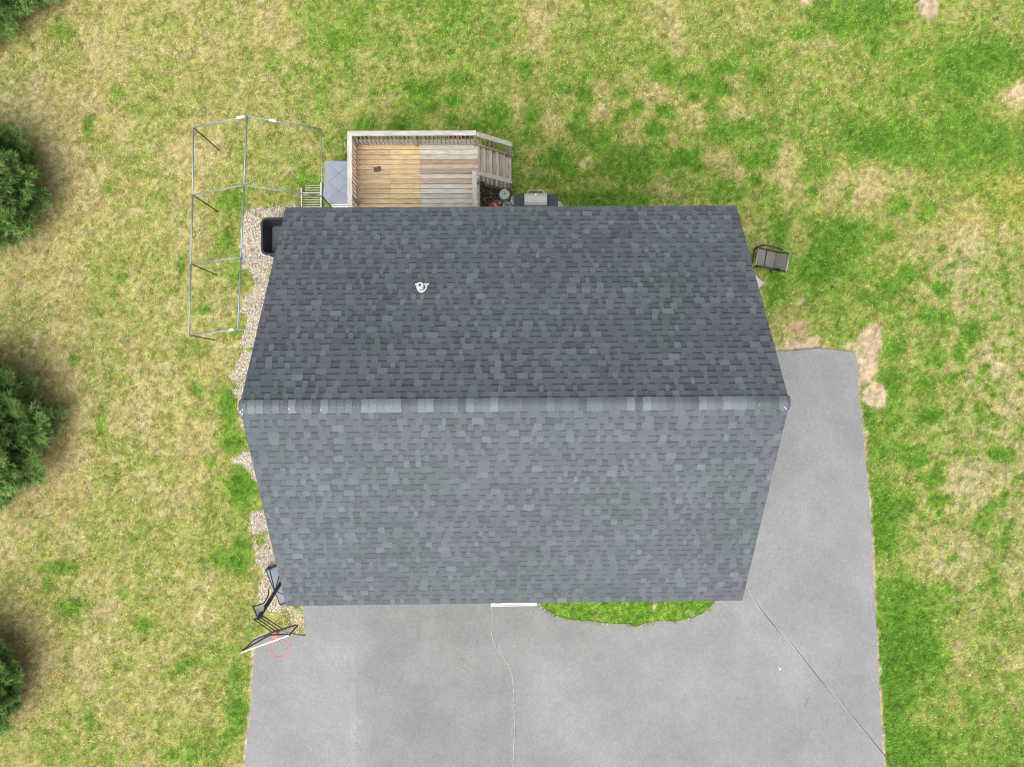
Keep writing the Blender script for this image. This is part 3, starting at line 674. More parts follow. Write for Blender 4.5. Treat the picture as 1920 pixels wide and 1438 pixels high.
# ---- plumbing vent
vb = at(791, 541, 6.9); vt = run-0; zz = ZR-abs(vb.y)*rise/run
for _ in range(4): vb = at(791, 541, zz); zz = ZR-abs(vb.y)*rise/run
tv = abs(vb.y)/cs; vx = vb.x
q = MB(); n_ = .022
shape = [(-.16,.13),(.16,.13),(.16,.095),(.13,.095),(.125,0),(.10,-.06),(.05,-.115),(0,-.14),(-.05,-.115),(-.10,-.06),(-.125,0),(-.13,.095),(-.16,.095)]; shape = [(u*.86, v_*.9) for u, v_ in shape]
top = [rp(1, vx+u, tv+v_, n_+.006) for u, v_ in shape]; bot = [rp(1, vx+u, tv+v_, n_-.012) for u, v_ in shape]
nn = len(q.v); q.v += top+bot; k = len(shape); q.f.append(tuple(range(k))); q.c.append(None)
for i in range(k): q.f.append((i, (i+1) % k, k+(i+1) % k, k+i)); q.c.append(None)
fl = q.build('vent_pipe', M['white'], roof)
q = MB(); base = Vector(rp(1, vx, tv, n_)); q.tube([base+Vector((0,0,-.03)), base+Vector((0,0,.03)), base+Vector((0,0,.10))], [.075, .068, .060], 16); q.build('collar', M['tubgrey'], fl)
q = MB(); q.tube([base+Vector((0,0,.0)), base+Vector((0,0,.34))], .058, 16); q.build('pipe', M['white'], fl)
q = MB(); q.tube([base+Vector((0,0,.341)), base+Vector((0,0,.346))], .036, 14); q.build('opening', M['tubgrey'], fl)
# ---- short gutter above the front door
ga = at(921, 1132, ZE-.03); gb = at(1005, 1130, ZE-.03)
gy0 = -HD/2-.088
q = MB(); q.box(ga.x, gb.x, gy0-.004, gy0+.008, ZE-.13, ZE-.02); q.box(ga.x, gb.x, gy0+.009, -HD/2+.0, ZE-.13, ZE-.12); q.box(ga.x-.008, ga.x-.001, gy0-.004, -HD/2, ZE-.13, ZE-.02); q.box(gb.x+.001, gb.x+.008, gy0-.004, -HD/2, ZE-.13, ZE-.02)
q.box(ga.x, gb.x, gy0+.0085, -HD/2-.002, ZE-.045, ZE-.040)
q.build('gutter', M['white'], roof)

# ================================================================ DECK
deck = empty('deck', tuple(at(780, 330, 0)), label='weathered wooden deck with railings and side steps behind the house', cat='deck')
O = Vector(deck.location); deck.location = O
ZD = 1.0; ZT = 1.93
GREY = lin(208,200,186,.72); GREYD = lin(190,178,160,.68); NEW = lin(218,188,150,.70); YEL = lin(228,200,154,.70); ORG = lin(212,166,122,.66); RAIL = lin(202,197,188,.68)
dxl = at(659, 270, ZD).x; dxr = at(897, 300, ZD).x; dyt = at(780, 263, ZD).y; xs = at(788, 300, ZD).x; xm = at(733, 300, ZD).x
RD = random.Random(4)
def loc(mb, name, material, parent=deck, **kw):
    mb.v = [(v[0]-O.x, v[1]-O.y, v[2]-O.z) for v in mb.v]; return mb.build(name, material, parent, **kw)
q = MB(); y = dyt; bi = 0
while y > WY1+.02:
    y1 = max(y-.138, WY1+.004)
    for (xa, xb, cs_) in ((dxl, xm+RD.choice([-.0, .0]), [NEW, NEW*.93, NEW*1.05]), (xm+.003, xs, [YEL, YEL*.95, NEW*1.05]), (xs+.003, dxr, [GREY, GREYD, GREY*1.06, lin(204,180,156,.62)])):
        f_ = bi/24
        c_ = np.array(RD.choice(cs_))*RD.uniform(.9, 1.08)
        if xa < xs-.1 and f_ > .68: c_ = c_*.6+ORG*.45
        if bi == 0: c_ = GREY*.95
        if xa > xs-.1 and .15 < f_ < .28: c_ = c_*.55+lin(196,160,130,.6)*.45
        q.box(xa, xb, y1+.008, y, ZD-.03, ZD, tuple(c_))
    y -= .1435; bi += 1
loc(q, 'deck_floor', M['wood'])
q = MB(); q.box(dxl-.006, dxr+.004, dyt+.001, dyt+.04, ZD-.26, ZD-.032, tuple(GREYD)); q.box(dxl-.04, dxl-.001, WY1+.01, dyt, ZD-.26, ZD-.032, tuple(GREYD)); q.box(dxr+.001, dxr+.035, WY1+.01, dyt, ZD-.26, ZD-.032, tuple(GREYD))
loc(q, 'rim_board', M['wood'])
q = MB()
for i in range(9):
    xx = dxl+.3+i*(dxr-dxl-.5)/8; q.box(xx, xx+.04, WY1+.01, dyt-.002, ZD-.22, ZD-.034, tuple(GREYD*.8))
loc(q, 'joist', M['woody'])
# rails (top boards at ZT); outer edge corners from the photograph
c1 = at(651, 248, ZT); c2 = at(893, 243, ZT)
rxl, rxr, ryt = c1.x, c2.x, (c1.y+c2.y)/2
bw = .135
def board(name, a, b, w_, h_, col, m_='wood'):
    q = MB(); q.beam(a, b, w_, h_, tuple(col)); return loc(q, name, M[m_], bevel=.004)
board('top_rail', (rxl, ryt-bw/2, ZT-.018), (rxr, ryt-bw/2, ZT-.018), bw, .036, RAIL)
board('top_rail', (rxl+bw/2, ryt-bw-.003, ZT-.018), (rxl+bw/2, WY1+.01, ZT-.018), bw, .036, RAIL*1.05, 'woody')
ye = at(890, 321, ZT).y; xe = at(889.5, 350, ZT).x
board('top_rail', (xe, ye, ZT-.018), (xe, WY1+.01, ZT-.018), .125, .036, RAIL, 'woody')
def post(x, y, z0=0.0, z1=ZT-.037): q = MB(); q.box(x-.045, x+.045, y-.045, y+.045, z0, z1, tuple(GREYD*.95)); loc(q, 'post', M['wood'])
yn = ryt-.075; xw = rxl+.07
for xx in (xw, (xw+rxr)/2, rxr-.05): post(xx, yn)
for yy in ((yn+WY1)/2, WY1+.12): post(xw, yy)
post(xe, ye-.07); post(xe, WY1+.12)
def baluster(x, y, z0=ZD-.12, z1=ZT-.037, lean=0):
    q = MB(); q.beam((x, y, z0), (x+lean, y, z1), .034, .034, tuple(lin(196,178,154,.6)*RD.uniform(.8, 1.1)), up=(0,1,0)); loc(q, 'baluster', M['wood'])
x = xw+.12
while x < rxr-.1:
    if abs(x-(xw+rxr)/2) > .07: baluster(x, yn+.01)
    x += .118
y = yn-.12
while y > WY1+.18:
    if abs(y-(yn+WY1)/2) > .07: baluster(xw, y)
    y -= .125
y = ye-.2
while y > WY1+.18: baluster(xe, y); y -= .125
for (a_, b_) in (((xw+.046, yn-.0, ZD+.09), (rxr-.1, yn, ZD+.09)),):
    board('bottom_rail', a_, b_, .03, .07, GREYD)
board('bottom_rail', (xw, yn-.05, ZD+.09), (xw, WY1+.17, ZD+.09), .03, .07, GREYD, 'woody')
# stairs down to the east
sy1 = at(930, 262, .8).y; sy0 = at(930, 330, .8).y
sy1 = ryt-.10; sy0 = ye+.02
xb = at(958, 300, .15).x; nst = 5; tr = (xb-dxr)/nst
for i in range(nst):
    zt = ZD-(i+1)*ZD/(nst+.5); x0 = dxr+.005+i*tr
    for k in (0, 1):
        q = MB(); q.box(x0+k*(tr*.5+.0)+.002, x0+(k+1)*tr*.5+.008-.012*(k == 0), sy0, sy1, zt-.035, zt, tuple((GREYD if k else GREY*.9)*RD.uniform(.88, 1.05)))
        if k == 0: qq = q
        else: qq.v += q.v; qq.f += [tuple(j+8 for j in f) for f in q.f]; qq.c += q.c
    loc(qq, 'stair_tread', M['woody'])
for yy in (sy0-.022, sy1+.022):
    q = MB(); q.beam((dxr+.03, yy, ZD-.16), (xb+.02, yy, .02), .038, .22, tuple(GREYD*.9)); loc(q, 'stringer', M['wood'])
e1 = at(960, 268, 1.05); e0 = at(957, 338, 1.05)
board('stair_rail', (rxr+.02, sy1+.0, ZT-.02), (e1.x, sy1, 1.10), .13, .036, RAIL*.9)
board('stair_rail', (xe+.07, sy0-.06, ZT-.02), (e0.x, sy0-.06, 1.10), .12, .036, RAIL*.92)
for yy in (sy1+.0, sy0-.06):
    post(e1.x-.05, yy, 0, 1.08)
    for k in range(7):
        t = (k+.7)/7.6; baluster(rxr+.02+t*(e1.x-rxr-.05), yy, ZD-.1-t*.85, ZT-.04-t*.82)
    q = MB(); q.beam((rxr+.04, yy, ZD+.12), (e1.x-.1, yy, .30), .03, .07, tuple(GREYD)); loc(q, 'bottom_rail', M['wood'])
# dark knot / scorch on the boards
q = MB(); kp = at(707, 317, ZD+.003)
sh = [(-.16,.055),(-.10,.05),(-.02,.055),(.06,.075),(.13,.065),(.10,.045),(.12,.01),(.14,-.04),(.05,-.085),(-.05,-.085),(-.12,-.075),(-.08,-.05),(-.11,-.01),(-.09,.025)]
q.quad([(kp.x+u*1.0, kp.y+v_*1.05, ZD+.003) for u, v_ in sh]); st = loc(q, 'stain', mat('dark_wood_stain', (.09,.065,.04), .9, .5, 40)); st['label'] = 'small dark worn spot on the boards'
q = MB(); q.box(at(899, 380).x, at(958, 380).x, WY1+.004, sy0-.1, -.02, .012)

# ================================================================ things by the deck
def grp(name, px, py, **kw):
    p = at(px, py, 0); return empty(name, (p.x, p.y, 0), **kw), p
def fin(mb, name, m_, parent, p, **kw):
    mb.v = [(v[0]-p.x, v[1]-p.y, v[2]) for v in mb.v]; return mb.build(name, M[m_] if isinstance(m_, str) else m_, parent, **kw)
# storage box
bz = .82
b1 = at(611, 302, bz); b2 = at(607, 367, bz); b3 = at(616, 382, bz); b4 = at(660, 381, bz); b5 = at(660, 300, bz)
t_, p = grp('storage_box', 632, 345, label='white storage box with a pale grey lid against the deck', cat='storage box')
xr_ = dxl-.055
lid = [(b1.x, b1.y), (b2.x-.02, b2.y), (b3.x, b3.y), (xr_, b3.y), (xr_, b1.y)]
bod = [(b1.x+.03, b1.y-.03), (b2.x+.012, b2.y), (b3.x+.02, b3.y+.02), (xr_-.02, b3.y+.02), (xr_-.02, b1.y-.03)]
q = MB(); q.prism(bod, 0, bz-.061); fin(q, 'body', 'white', t_, p, bevel=.01)
q = MB(); q.prism(lid, bz-.06, bz); ld = fin(q, 'lid', 'greylid', t_, p, bevel=.012)
q = MB(); x0, y0 = b1.x+.06, b1.y-.05; W_, H_ = xr_-b1.x-.1, b1.y-b3.y-.1
for i in (0, 1):
    for dd in ((0, 1), (1, 0)):
        a_ = (x0+W_*dd[0], y0-H_*(.06+.45*i), bz+.003); c_ = (x0+W_*dd[1], y0-H_*(.50+.45*i), bz+.003); q.beam(a_, c_, .012, .004)
fin(q, 'groove', 'greyline', ld, p)
q = MB(); q.box(b3.x+.03, xr_-.02, b3.y-.10, b3.y-.002, .02, .55); fin(q, 'front_panel', 'white', t_, p, bevel=.01)
# white slatted rack
t_, p = grp('slatted_rack', 584, 368, label='white slatted rack lying on the grass left of the grey lidded box', cat='rack')
q = MB(); ra = at(564, 346, .12); rb = at(602, 395, .12)
for i, fx in enumerate((ra.x, rb.x-.02)):
    q = MB(); q.box(fx, fx+.03, rb.y, at(584, 352 if i == 0 else 343, .12).y, .02, .12); fin(q, 'side_rail', 'rack', t_, p)
n_ = 11
for i in range(n_):
    yy = ra.y-(i+.3)*(ra.y-rb.y)/n_; th2 = .022 if i in (3, 10) else .012
    q = MB(); q.box(ra.x+.031 if i > 2 else ra.x+.12, rb.x-.021, yy-th2, yy, .05, .10); fin(q, 'slat', 'rack', t_, p)
# dump cart
t_, p = grp('garden_cart', 530, 442, label='black plastic garden cart on the gravel beside the house wall', cat='cart')
zr_ = .80
ca = at(489, 408, zr_); cb = at(489, 478, zr_); cxr = ca.x+1.02; 
def rrect(x0, x1, y0, y1, r, n=6):
    P = []
    for cx_, cy_, a0 in ((x1-r, y1-r, 0), (x0+r, y1-r, 90), (x0+r, y0+r, 180), (x1-r, y0+r, 270)):
        for k in range(n+1):
            a_ = math.radians(a0+90*k/n); P.append((cx_+r*math.cos(a_), cy_+r*math.sin(a_)))
    return P
def tub(x0, x1, y0, y1, zt, zb, r, ins, mb):
    o1 = rrect(x0, x1, y0, y1, r); o2 = rrect(x0+.05, x1-.05, y0+.05, y1-.05, r*.8); o3 = rrect(x0+ins, x1-ins, y0+ins*.8, y1-ins*.8, r*.5)
    o0 = rrect(x0+.02, x1-.02, y0+.02, y1-.02, r); o4 = rrect(x0+ins*.9, x1-ins*.9, y0+ins*.7, y1-ins*.7, r*.5)
    rings = [(o4, zb-.03), (o0, zt-.05), (o1, zt-.05), (o1, zt), (o2, zt), (o3, zb)]
    n0 = len(mb.v); m_ = len(o1)
    for P, z in rings: mb.v += [(x, y, z) for x, y in P]
    for i in range(len(rings)-1):
        for k in range(m_): mb.f.append((n0+i*m_+k, n0+i*m_+(k+1) % m_, n0+(i+1)*m_+(k+1) % m_, n0+(i+1)*m_+k)); mb.c.append(None)
    mb.f.append(tuple(n0+k for k in range(m_))); mb.c.append(None)
    return o3, zb
q = MB(); o3, zb = tub(ca.x, cxr, cb.y, ca.y, zr_, .34, .16, .17, q)
n0 = len(q.v); q.quad([(x, y, zb) for x, y in o3]); fin(q, 'tray', 'black', t_, p)
q = MB(); q.prism([((x-(ca.x+cxr)/2)*.93+(ca.x+cxr)/2, (y-(ca.y+cb.y)/2)*.93+(ca.y+cb.y)/2) for x, y in o3], zb+.003, zb+.012); fin(q, 'tray_floor', 'tubgrey', t_, p)
for sx_ in (ca.x+.2, cxr-.2):
    for sy_ in (cb.y+.12, ca.y-.12):
        q = MB(); q.tube([(sx_, sy_-.04, .14), (sx_, sy_+.04, .14)], .14, 18); fin(q, 'wheel', 'black', t_, p)
q = MB(); q.box(ca.x+.15, cxr-.15, cb.y+.16, ca.y-.16, .12, .30); fin(q, 'chassis', 'blackmetal', t_, p)
h0 = at(511, 408, .70); h1 = at(508, 398, .75); h2 = at(503, 383, .9)
q = MB(); q.tube([(h0.x, ca.y-.02, .72), tuple(h1), tuple(h2)], .011, 8); fin(q, 'handle', 'concrete', t_, p)
# canopy frame (carport skeleton)
zf = 1.75; zp = 2.55
TL, ML1, ML2, BL_ = at(363, 240, zf), at(361, 366, zf), at(358, 495, zf), at(354, 628, zf)
RT, RB0, RM = at(463, 218, zp), at(446, 617, zp), None
RR = [at(603, 243, zf)]; 
t_, p = grp('canopy_frame', 450, 430, label='bare galvanised canopy frame standing on the lawn left of the house', cat='canopy frame')
Lp = [TL, ML1, ML2, BL_]; Tp = [RT.lerp(RB0, k) for k in (0, .325, .665, 1)]
xR = RR[0].x; Rp = [Vector((xR+.004*k, RR[0].y+(Lp[k].y-Lp[0].y), zf)) for k in range(4)]
Rp = [Vector((max(v.x, -HW/2-.35), v.y, v.z)) for v in Rp]
def bar(a, b, r, m_='galv', nm='rafter'):
    q = MB(); q.tube([a, b], r, 8); fin(q, nm, m_, t_, p, smooth=True)
for A_ in (Lp, Tp, Rp):
    for k in range(3): bar(A_[k], A_[k+1], .012 if A_ is Rp else .022, nm='purlin')
for k in range(4):
    bar(Lp[k], Tp[k], .020 if k in (0, 3) else .017); bar(Tp[k], Rp[k], .020 if k in (0, 3) else .017)
    for A_ in ((Lp, Rp) if k else (Lp,)): bar(A_[k]+Vector((0,0,-.02)), (A_[k].x, A_[k].y, .0), .018, 'darkpipe', 'leg')
for A_ in (Lp,):
    d = (A_[1]-A_[0]).normalized(); bar(A_[0]+d*.25, A_[0]+Vector((0,0,-.3)), .010, 'galv', 'brace')
for (a_, b_, t0, t1) in ((Lp[0], Tp[0], .82, .96), (Tp[0], Rp[0], .29, .38), (Lp[3], Tp[3], .84, .92)):
    q = MB(); q.tube([a_.lerp(b_, t0)+Vector((0,0,.01)), a_.lerp(b_, t1)+Vector((0,0,.01))], .034, 8); fin(q, 'tape_wrap', 'white', t_, p)
# grill
t_, p = grp('gas_grill', 1004, 375, label='gas grill with stainless hood and dark side shelves behind the house', cat='grill')
gz1 = 1.08; ga_ = at(983, 361, gz1); gb_ = at(1026, 386, gz1); 
gx0, gx1, gy1, gy0_ = ga_.x, gb_.x, ga_.y, gb_.y
s1 = at(963, 364, .92); s2 = at(1046, 365, .92)
q = MB(); n_ = 8; pr = [(gy1, .88), (gy1, 1.0), (gy1-.05, 1.075), (gy1-.12, 1.10), (gy0_+.10, 1.10), (gy0_+.02, 1.06), (gy0_, .88)]
for xx in (gx0, gx1):
    for yy, zz in pr: q.v.append((xx, yy, zz))
k = len(pr); q.f += [tuple(range(k)), tuple(range(2*k-1, k-1, -1))]+[(i, (i+1) % k, k+(i+1) % k, k+i) for i in range(k)]; q.c += [None]*(k+2)
hd = fin(q, 'hood', 'steel', t_, p, bevel=.008)
q = MB(); q.tube([(gx0+.10, gy1-.01, 1.0), (gx0+.11, gy1+.06, 1.0), (gx0+.16, gy1+.085, 1.0), (gx1-.14, gy1+.085, 1.0), (gx1-.09, gy1+.06, 1.0), (gx1-.08, gy1-.01, 1.0)], .013, 8); fin(q, 'handle', 'steel', hd, p)
q = MB(); q.tube([((gx0+gx1)/2, gy1-.07, 1.09), ((gx0+gx1)/2, gy1-.07, 1.105)], .028, 12); fin(q, 'thermometer', 'white', hd, p)
q = MB(); q.box(gx0+.005, gx1-.005, gy0_-.02, gy1-.005, .74, .879); fin(q, 'firebox', 'grilldark', t_, p)
q = MB(); q.box(s1.x, gx0-.004, gy0_-.04, s1.y, .86, .92); fin(q, 'side_shelf', 'grilldark', t_, p, bevel=.008)
q = MB(); q.box(gx1+.004, s2.x, gy0_-.04, s2.y, .86, .92); fin(q, 'side_shelf', 'grilldark', t_, p, bevel=.008)
q = MB(); q.box(gx0+.03, gx1-.03, gy0_, gy1-.03, .12, .738); fin(q, 'cabinet', 'blackmetal', t_, p)
for xx in (gx0+.08, gx1-.08):
    for yy in (gy0_+.06, gy1-.08): q = MB(); q.tube([(xx-.02, yy, .06), (xx+.02, yy, .06)], .06, 12); fin(q, 'wheel', 'black', t_, p)
# gas tanks
def tank(px, py, r, z0, m_, label, group=None, h=.36):
    c = at(px, py, z0+h); t = empty('gas_tank', (c.x, c.y, 0), label=label, cat='gas tank', group=group)
    q = MB(); q.lathe([(r*.75, 0), (r*.9, .02), (r, .07), (r, h-.09), (r*.9, h-.04), (r*.6, h-.01), (r*.25, h)], 0, 0, z0, 28); q.build('shell', M[m_], t, smooth=False)
    q = MB(); prf = [(r*.62, h-.02), (r*.62, h+.10), (r*.66, h+.10), (r*.66, h-.02)]; q.lathe([(r*.6, h-.02), (r*.66, h-.02), (r*.66, h+.09), (r*.60, h+.09)], 0, 0, z0, 24)
    q2 = MB()
    for k in range(20):
        a0, a1 = 2*math.pi*k/24, 2*math.pi*(k+1)/24
        P = lambda rr, a_, z: (rr*math.cos(a_), rr*math.sin(a_), z0+z)
        q2.hexa([P(r*.62, a0, h-.03), P(r*.66, a0, h-.03), P(r*.66, a1, h-.03), P(r*.62, a1, h-.03), P(r*.62, a0, h+.08), P(r*.66, a0, h+.08), P(r*.66, a1, h+.08), P(r*.62, a1, h+.08)])
    q2.build('collar', M[m_], t)
    q = MB(); q.tube([(0, 0, z0+h-.01), (0, 0, z0+h+.05)], .03, 12); q.tube([(-.05, 0, z0+h+.05), (.05, 0, z0+h+.05)], .014, 8); q.build('valve', M['tubgrey'], t)
    return t
# pale drum lid (round pale green bin) next to the steps
c = at(946, 364, .62); t_ = empty('round_canister', (c.x, c.y, 0), label='pale green round topped canister beside the foot of the steps', cat='canister')
q = MB(); q.lathe([(.135, 0), (.145, .03), (.145, .56)], 0, 0, 0, 32); q.build('body', M['tank'], t_)
q = MB(); q.lathe([(.152, .562), (.155, .58), (.150, .605), (.10, .618), (.03, .62)], 0, 0, 0, 32); q.build('lid', M['tank'], t_)
q = MB(); q.lathe([(.026, .621), (.026, .632)], 0, 0, 0, 14); q.build('knob', M['tubgrey'], t_)
tank(951, 385, .15, 0, 'tank', 'green gas tank half under the roof edge south of the pale canister', h=.38)
tank(966, 375, .155, 0, 'tankwhite', 'off white gas tank tucked under the left shelf of the grill', h=.40)
t_, p = grp('plastic_pail', 1045, 385, label='white pail tucked under the right shelf of the grill', cat='pail')
c = at(1046, 387, .3); q = MB(); q.lathe([(.11, 0), (.14, .28), (.15, .28), (.15, .31), (.135, .31), (.12, .28)], c.x, c.y, 0, 24); fin(q, 'body', 'tankwhite', t_, p)
q = MB(); q.tube([(c.x-.15, c.y, .29), (c.x-.1, c.y+.05, .33), (c.x, c.y+.08, .35), (c.x+.1, c.y+.05, .33), (c.x+.15, c.y, .29)], .005, 6); fin(q, 'handle', 'steel', t_, p)
c = at(938, 378, .3); t_ = empty('water_bottle', (c.x, c.y, 0), label='small clear grey bottle between the red shovel and the canister', cat='bottle')
q = MB(); q.lathe([(.05, 0), (.055, .02), (.055, .22), (.03, .28), (.02, .30)], 0, 0, 0, 16); q.build('body', M['tankwhite'], t_); q = MB(); q.lathe([(.024, .30), (.024, .33)], 0, 0, 0, 12); q.build('cap', M['tubgrey'], t_)
# shovel, red blade, black handle
t_, p = grp('snow_shovel', 925, 384, label='red bladed shovel with a long black handle leaning on the deck', cat='shovel')
a_ = at(926, 385, .10); b_ = at(904, 342, 1.15)
q = MB(); q.tube([at(921, 380, .25), b_], .016, 8); fin(q, 'shaft', 'blackmetal', t_, p)
bc = at(926, 387, .2); q = MB()
for i in range(6):
    u0, u1 = -.2+i*.4/6, -.2+(i+1)*.4/6; z_ = lambda u: .22-.9*u*u
    q.hexa([(bc.x+u0, bc.y-.16, z_(u0)-.07), (bc.x+u1, bc.y-.16, z_(u1)-.07), (bc.x+u1, bc.y+.12, z_(u1)-.01), (bc.x+u0, bc.y+.12, z_(u0)-.01),
            (bc.x+u0, bc.y-.16, z_(u0)-.05), (bc.x+u1, bc.y-.16, z_(u1)-.05), (bc.x+u1, bc.y+.12, z_(u1)+.015), (bc.x+u0, bc.y+.12, z_(u0)+.015)])
fin(q, 'blade', 'red', t_, p)
q = MB(); q.tube([at(926, 381, .30), at(934, 391, .24)], .014, 8); fin(q, 'brace', 'white', t_, p)
q = MB(); q.tube([b_+Vector((-.06,0,0)), b_+Vector((.06,0,0))], .016, 8); fin(q, 'grip', 'blackmetal', t_, p)
# litter under the steps + a few toys
x0 = dxr+.05; x1 = e0.x-.05; ys = sy0-.15
q = MB(); nlit = 1500; rr = random.Random(9)
litc = [lin(112,90,70), lin(84,68,54), lin(150,104,88), lin(70,66,84), lin(168,140,116)]
for _ in range(nlit):
    x = rr.uniform(dxr-.2, x1); y = rr.uniform(WY1, sy0+.15); a_ = rr.uniform(0, 6.28); s = rr.uniform(.02, .05); z = rr.uniform(.01, .035)
    q.quad([(x+s*math.cos(a_), y+s*math.sin(a_), z), (x+s*.5*math.cos(a_+1.6), y+s*.5*math.sin(a_+1.6), z+.01), (x-s*math.cos(a_), y-s*math.sin(a_), z+rr.uniform(0, .02)), (x-s*.5*math.cos(a_+1.6), y-s*.5*math.sin(a_+1.6), z)], tuple(litc[rr.randrange(5)]))
o = q.build('leaf_litter', M['pebble']); tag(o, 'dark leaf litter on the bare soil beside the deck steps', 'leaf litter', kind='stuff')
q = MB(); q.prism(densify([(dxr-.3, WY1+.004), (x1, WY1+.004), (x1-.02, sy0+.1), (dxr-.3, sy0+.1)], .1, .02), -.02, .006); o = q.build('soil_bed', M['mulch']); tag(o, kind='structure')
def bucket(px, py, r, h, m_, name, label, cat, z=0):
    c = at(px, py, z+h); t = empty(name, (c.x, c.y, z), label=label, cat=cat)
    q = MB(); q.lathe([(r*.75, 0), (r*.95, h*.9), (r*1.05, h*.9), (r*1.05, h), (r*.92, h), (r*.72, h*.2)], 0, 0, 0, 20); q.build('pot', M[m_], t)
    q = MB(); q.lathe([(r*.70, h*.2+.002), (r*.84, h*.7)], 0, 0, 0, 20); q.build('soil', M['mulch'], t)
bucket(929, 358, .12, .24, 'bluegrey', 'plastic_pot', 'blue grey pot on the leaf litter by the steps', 'pot')
bucket(846, 254, .11, .22, 'orange', 'flower_pot', 'orange pot on the grass behind the deck railing, left of the other orange pot', 'pot')
bucket(863, 262, .10, .18, 'orange', 'flower_pot', 'smaller orange pot tucked against the deck edge, right of the white pail', 'pot')
bucket(855, 256, .09, .20, 'tankwhite', 'plastic_pail', 'small white pail between the two orange pots', 'pail')
bucket(874, 256, .16, .30, 'bluegrey', 'plastic_tub', 'dark blue grey tub behind the deck by the top of the steps', 'tub')
bucket(680, 259, .15, .25, 'tubgrey', 'plastic_tub', 'dark grey tub behind the left end of the deck railing', 'tub')
# patio chair --------------------------------------------------------
cc = at(1438, 485, .42); ch = empty('patio_chair', (cc.x, cc.y, 0), math.radians(-11), label='grey sling patio chair standing on the lawn right of the house', cat='chair')
def cb_(name, pts, r, m_='blackmetal'): q = MB(); q.tube(pts, r*1.35, 8); q.build(name, M[m_], ch, smooth=True)
w2 = .27
q = MB()
for i in range(6):
    u0, u1 = -.27+i*.09, -.27+(i+1)*.09; z_ = lambda u: .42-.10*(u+.27)/.54-.03*math.sin((u+.27)/.54*math.pi)
    q.hexa([(u0, -w2+.02, z_(u0)-.008), (u1, -w2+.02, z_(u1)-.008), (u1, w2-.02, z_(u1)-.008), (u0, w2-.02, z_(u0)-.008), (u0, -w2+.02, z_(u0)), (u1, -w2+.02, z_(u1)), (u1, w2-.02, z_(u1)), (u0, w2-.02, z_(u0))])
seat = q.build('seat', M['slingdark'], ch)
q = MB(); q.hexa([(.29,-w2+.02,.34),(.29,w2-.02,.34),(.45,w2-.16,.90),(.45,-w2-.12,.90),(.302,-w2+.02,.34),(.302,w2-.02,.34),(.462,w2-.16,.90),(.462,-w2-.12,.90)]); q.build('backrest', M['sling'], ch)
for s_ in (-1, 1):
    cb_('side_frame', [(-.30, s_*w2, .42), (.0, s_*w2, .37), (.28, s_*w2, .33), (.36, s_*w2-.06, .62), (.455, s_*w2-.14, .92)], .015)
    cb_('armrest', [(-.30, s_*(w2+.03), 0.02), (-.31, s_*(w2+.04), .35), (-.26, s_*(w2+.05), .58), (-.12, s_*(w2+.055), .64), (.15, s_*(w2+.05), .63), (.35, s_*(w2+.02), .60)], .017)
    cb_('leg', [(.20, s_*(w2+.03), .35), (.36, s_*(w2+.03), .02)], .015)
cb_('cross_bar', [(-.30, -w2, .42), (-.30, w2, .42)], .016, 'sling'); cb_('cross_bar', [(.455, -w2-.14, .92), (.455, w2-.14, .92)], .020, 'sling'); cb_('cross_bar', [(-.02, -w2, .345), (-.02, w2, .345)], .012); cb_('cross_bar', [(-.30, -w2, .05), (-.30, w2, .05)], .012)
q = MB(); q.tube([(-.28, -.22, .30), (.25, .22, .26)], .010, 6); q.tube([(-.28, .22, .30), (.25, -.22, .26)], .010, 6); q.build('brace', M['blackmetal'], ch)
# paver
pc = at(1433, 530, .05); t_ = MB(); e1_ = (at(1418, 517, .05)-pc).normalized(); e2_ = Vector((-e1_.y, e1_.x, 0))
if (at(1424, 537, .05)-pc).dot(e2_) < 0: e2_ = -e2_
t_.prism([(0, 0), tuple((e1_*.42)[:2]), tuple((e1_*.42+e2_*.42)[:2]), tuple((e2_*.42)[:2])][::-1], -.02, .05)
o = t_.build('paving_stone', M['concrete'], bevel=.006); o.location = (pc.x, pc.y, 0); tag(o, 'pale square paving stone poking out from under the right roof edge', 'paving stone')

# ================================================================ BASKETBALL HOOP
bc = at(526, 1092, .3)
base_p = at(526, 1092, .25); top_p = at(485, 1158, 2.45)
nrm = (at(497, 1206, 3.7)-at(526-17, 1092+30, 3.7)); 
tl = at(452, 1223, 3.75); trr = at(541, 1191, 3.75); ax = (trr-tl).normalized(); nv = Vector((ax.y, -ax.x, 0)); bw_ = (trr-tl).length
if nv.y > 0: nv = -nv
hoop = empty('basketball_hoop', (base_p.x, base_p.y, 0), label='portable basketball hoop leaning over the drive beside the front corner', cat='basketball hoop')
def hf(mb, name, m_, par=hoop, **kw): return fin(mb, name, m_, par, base_p, **kw)
B0 = Vector((base_p.x, base_p.y, 0))
def L3(u, v, z): return B0+ax*u+nv*v+Vector((0,0,z))
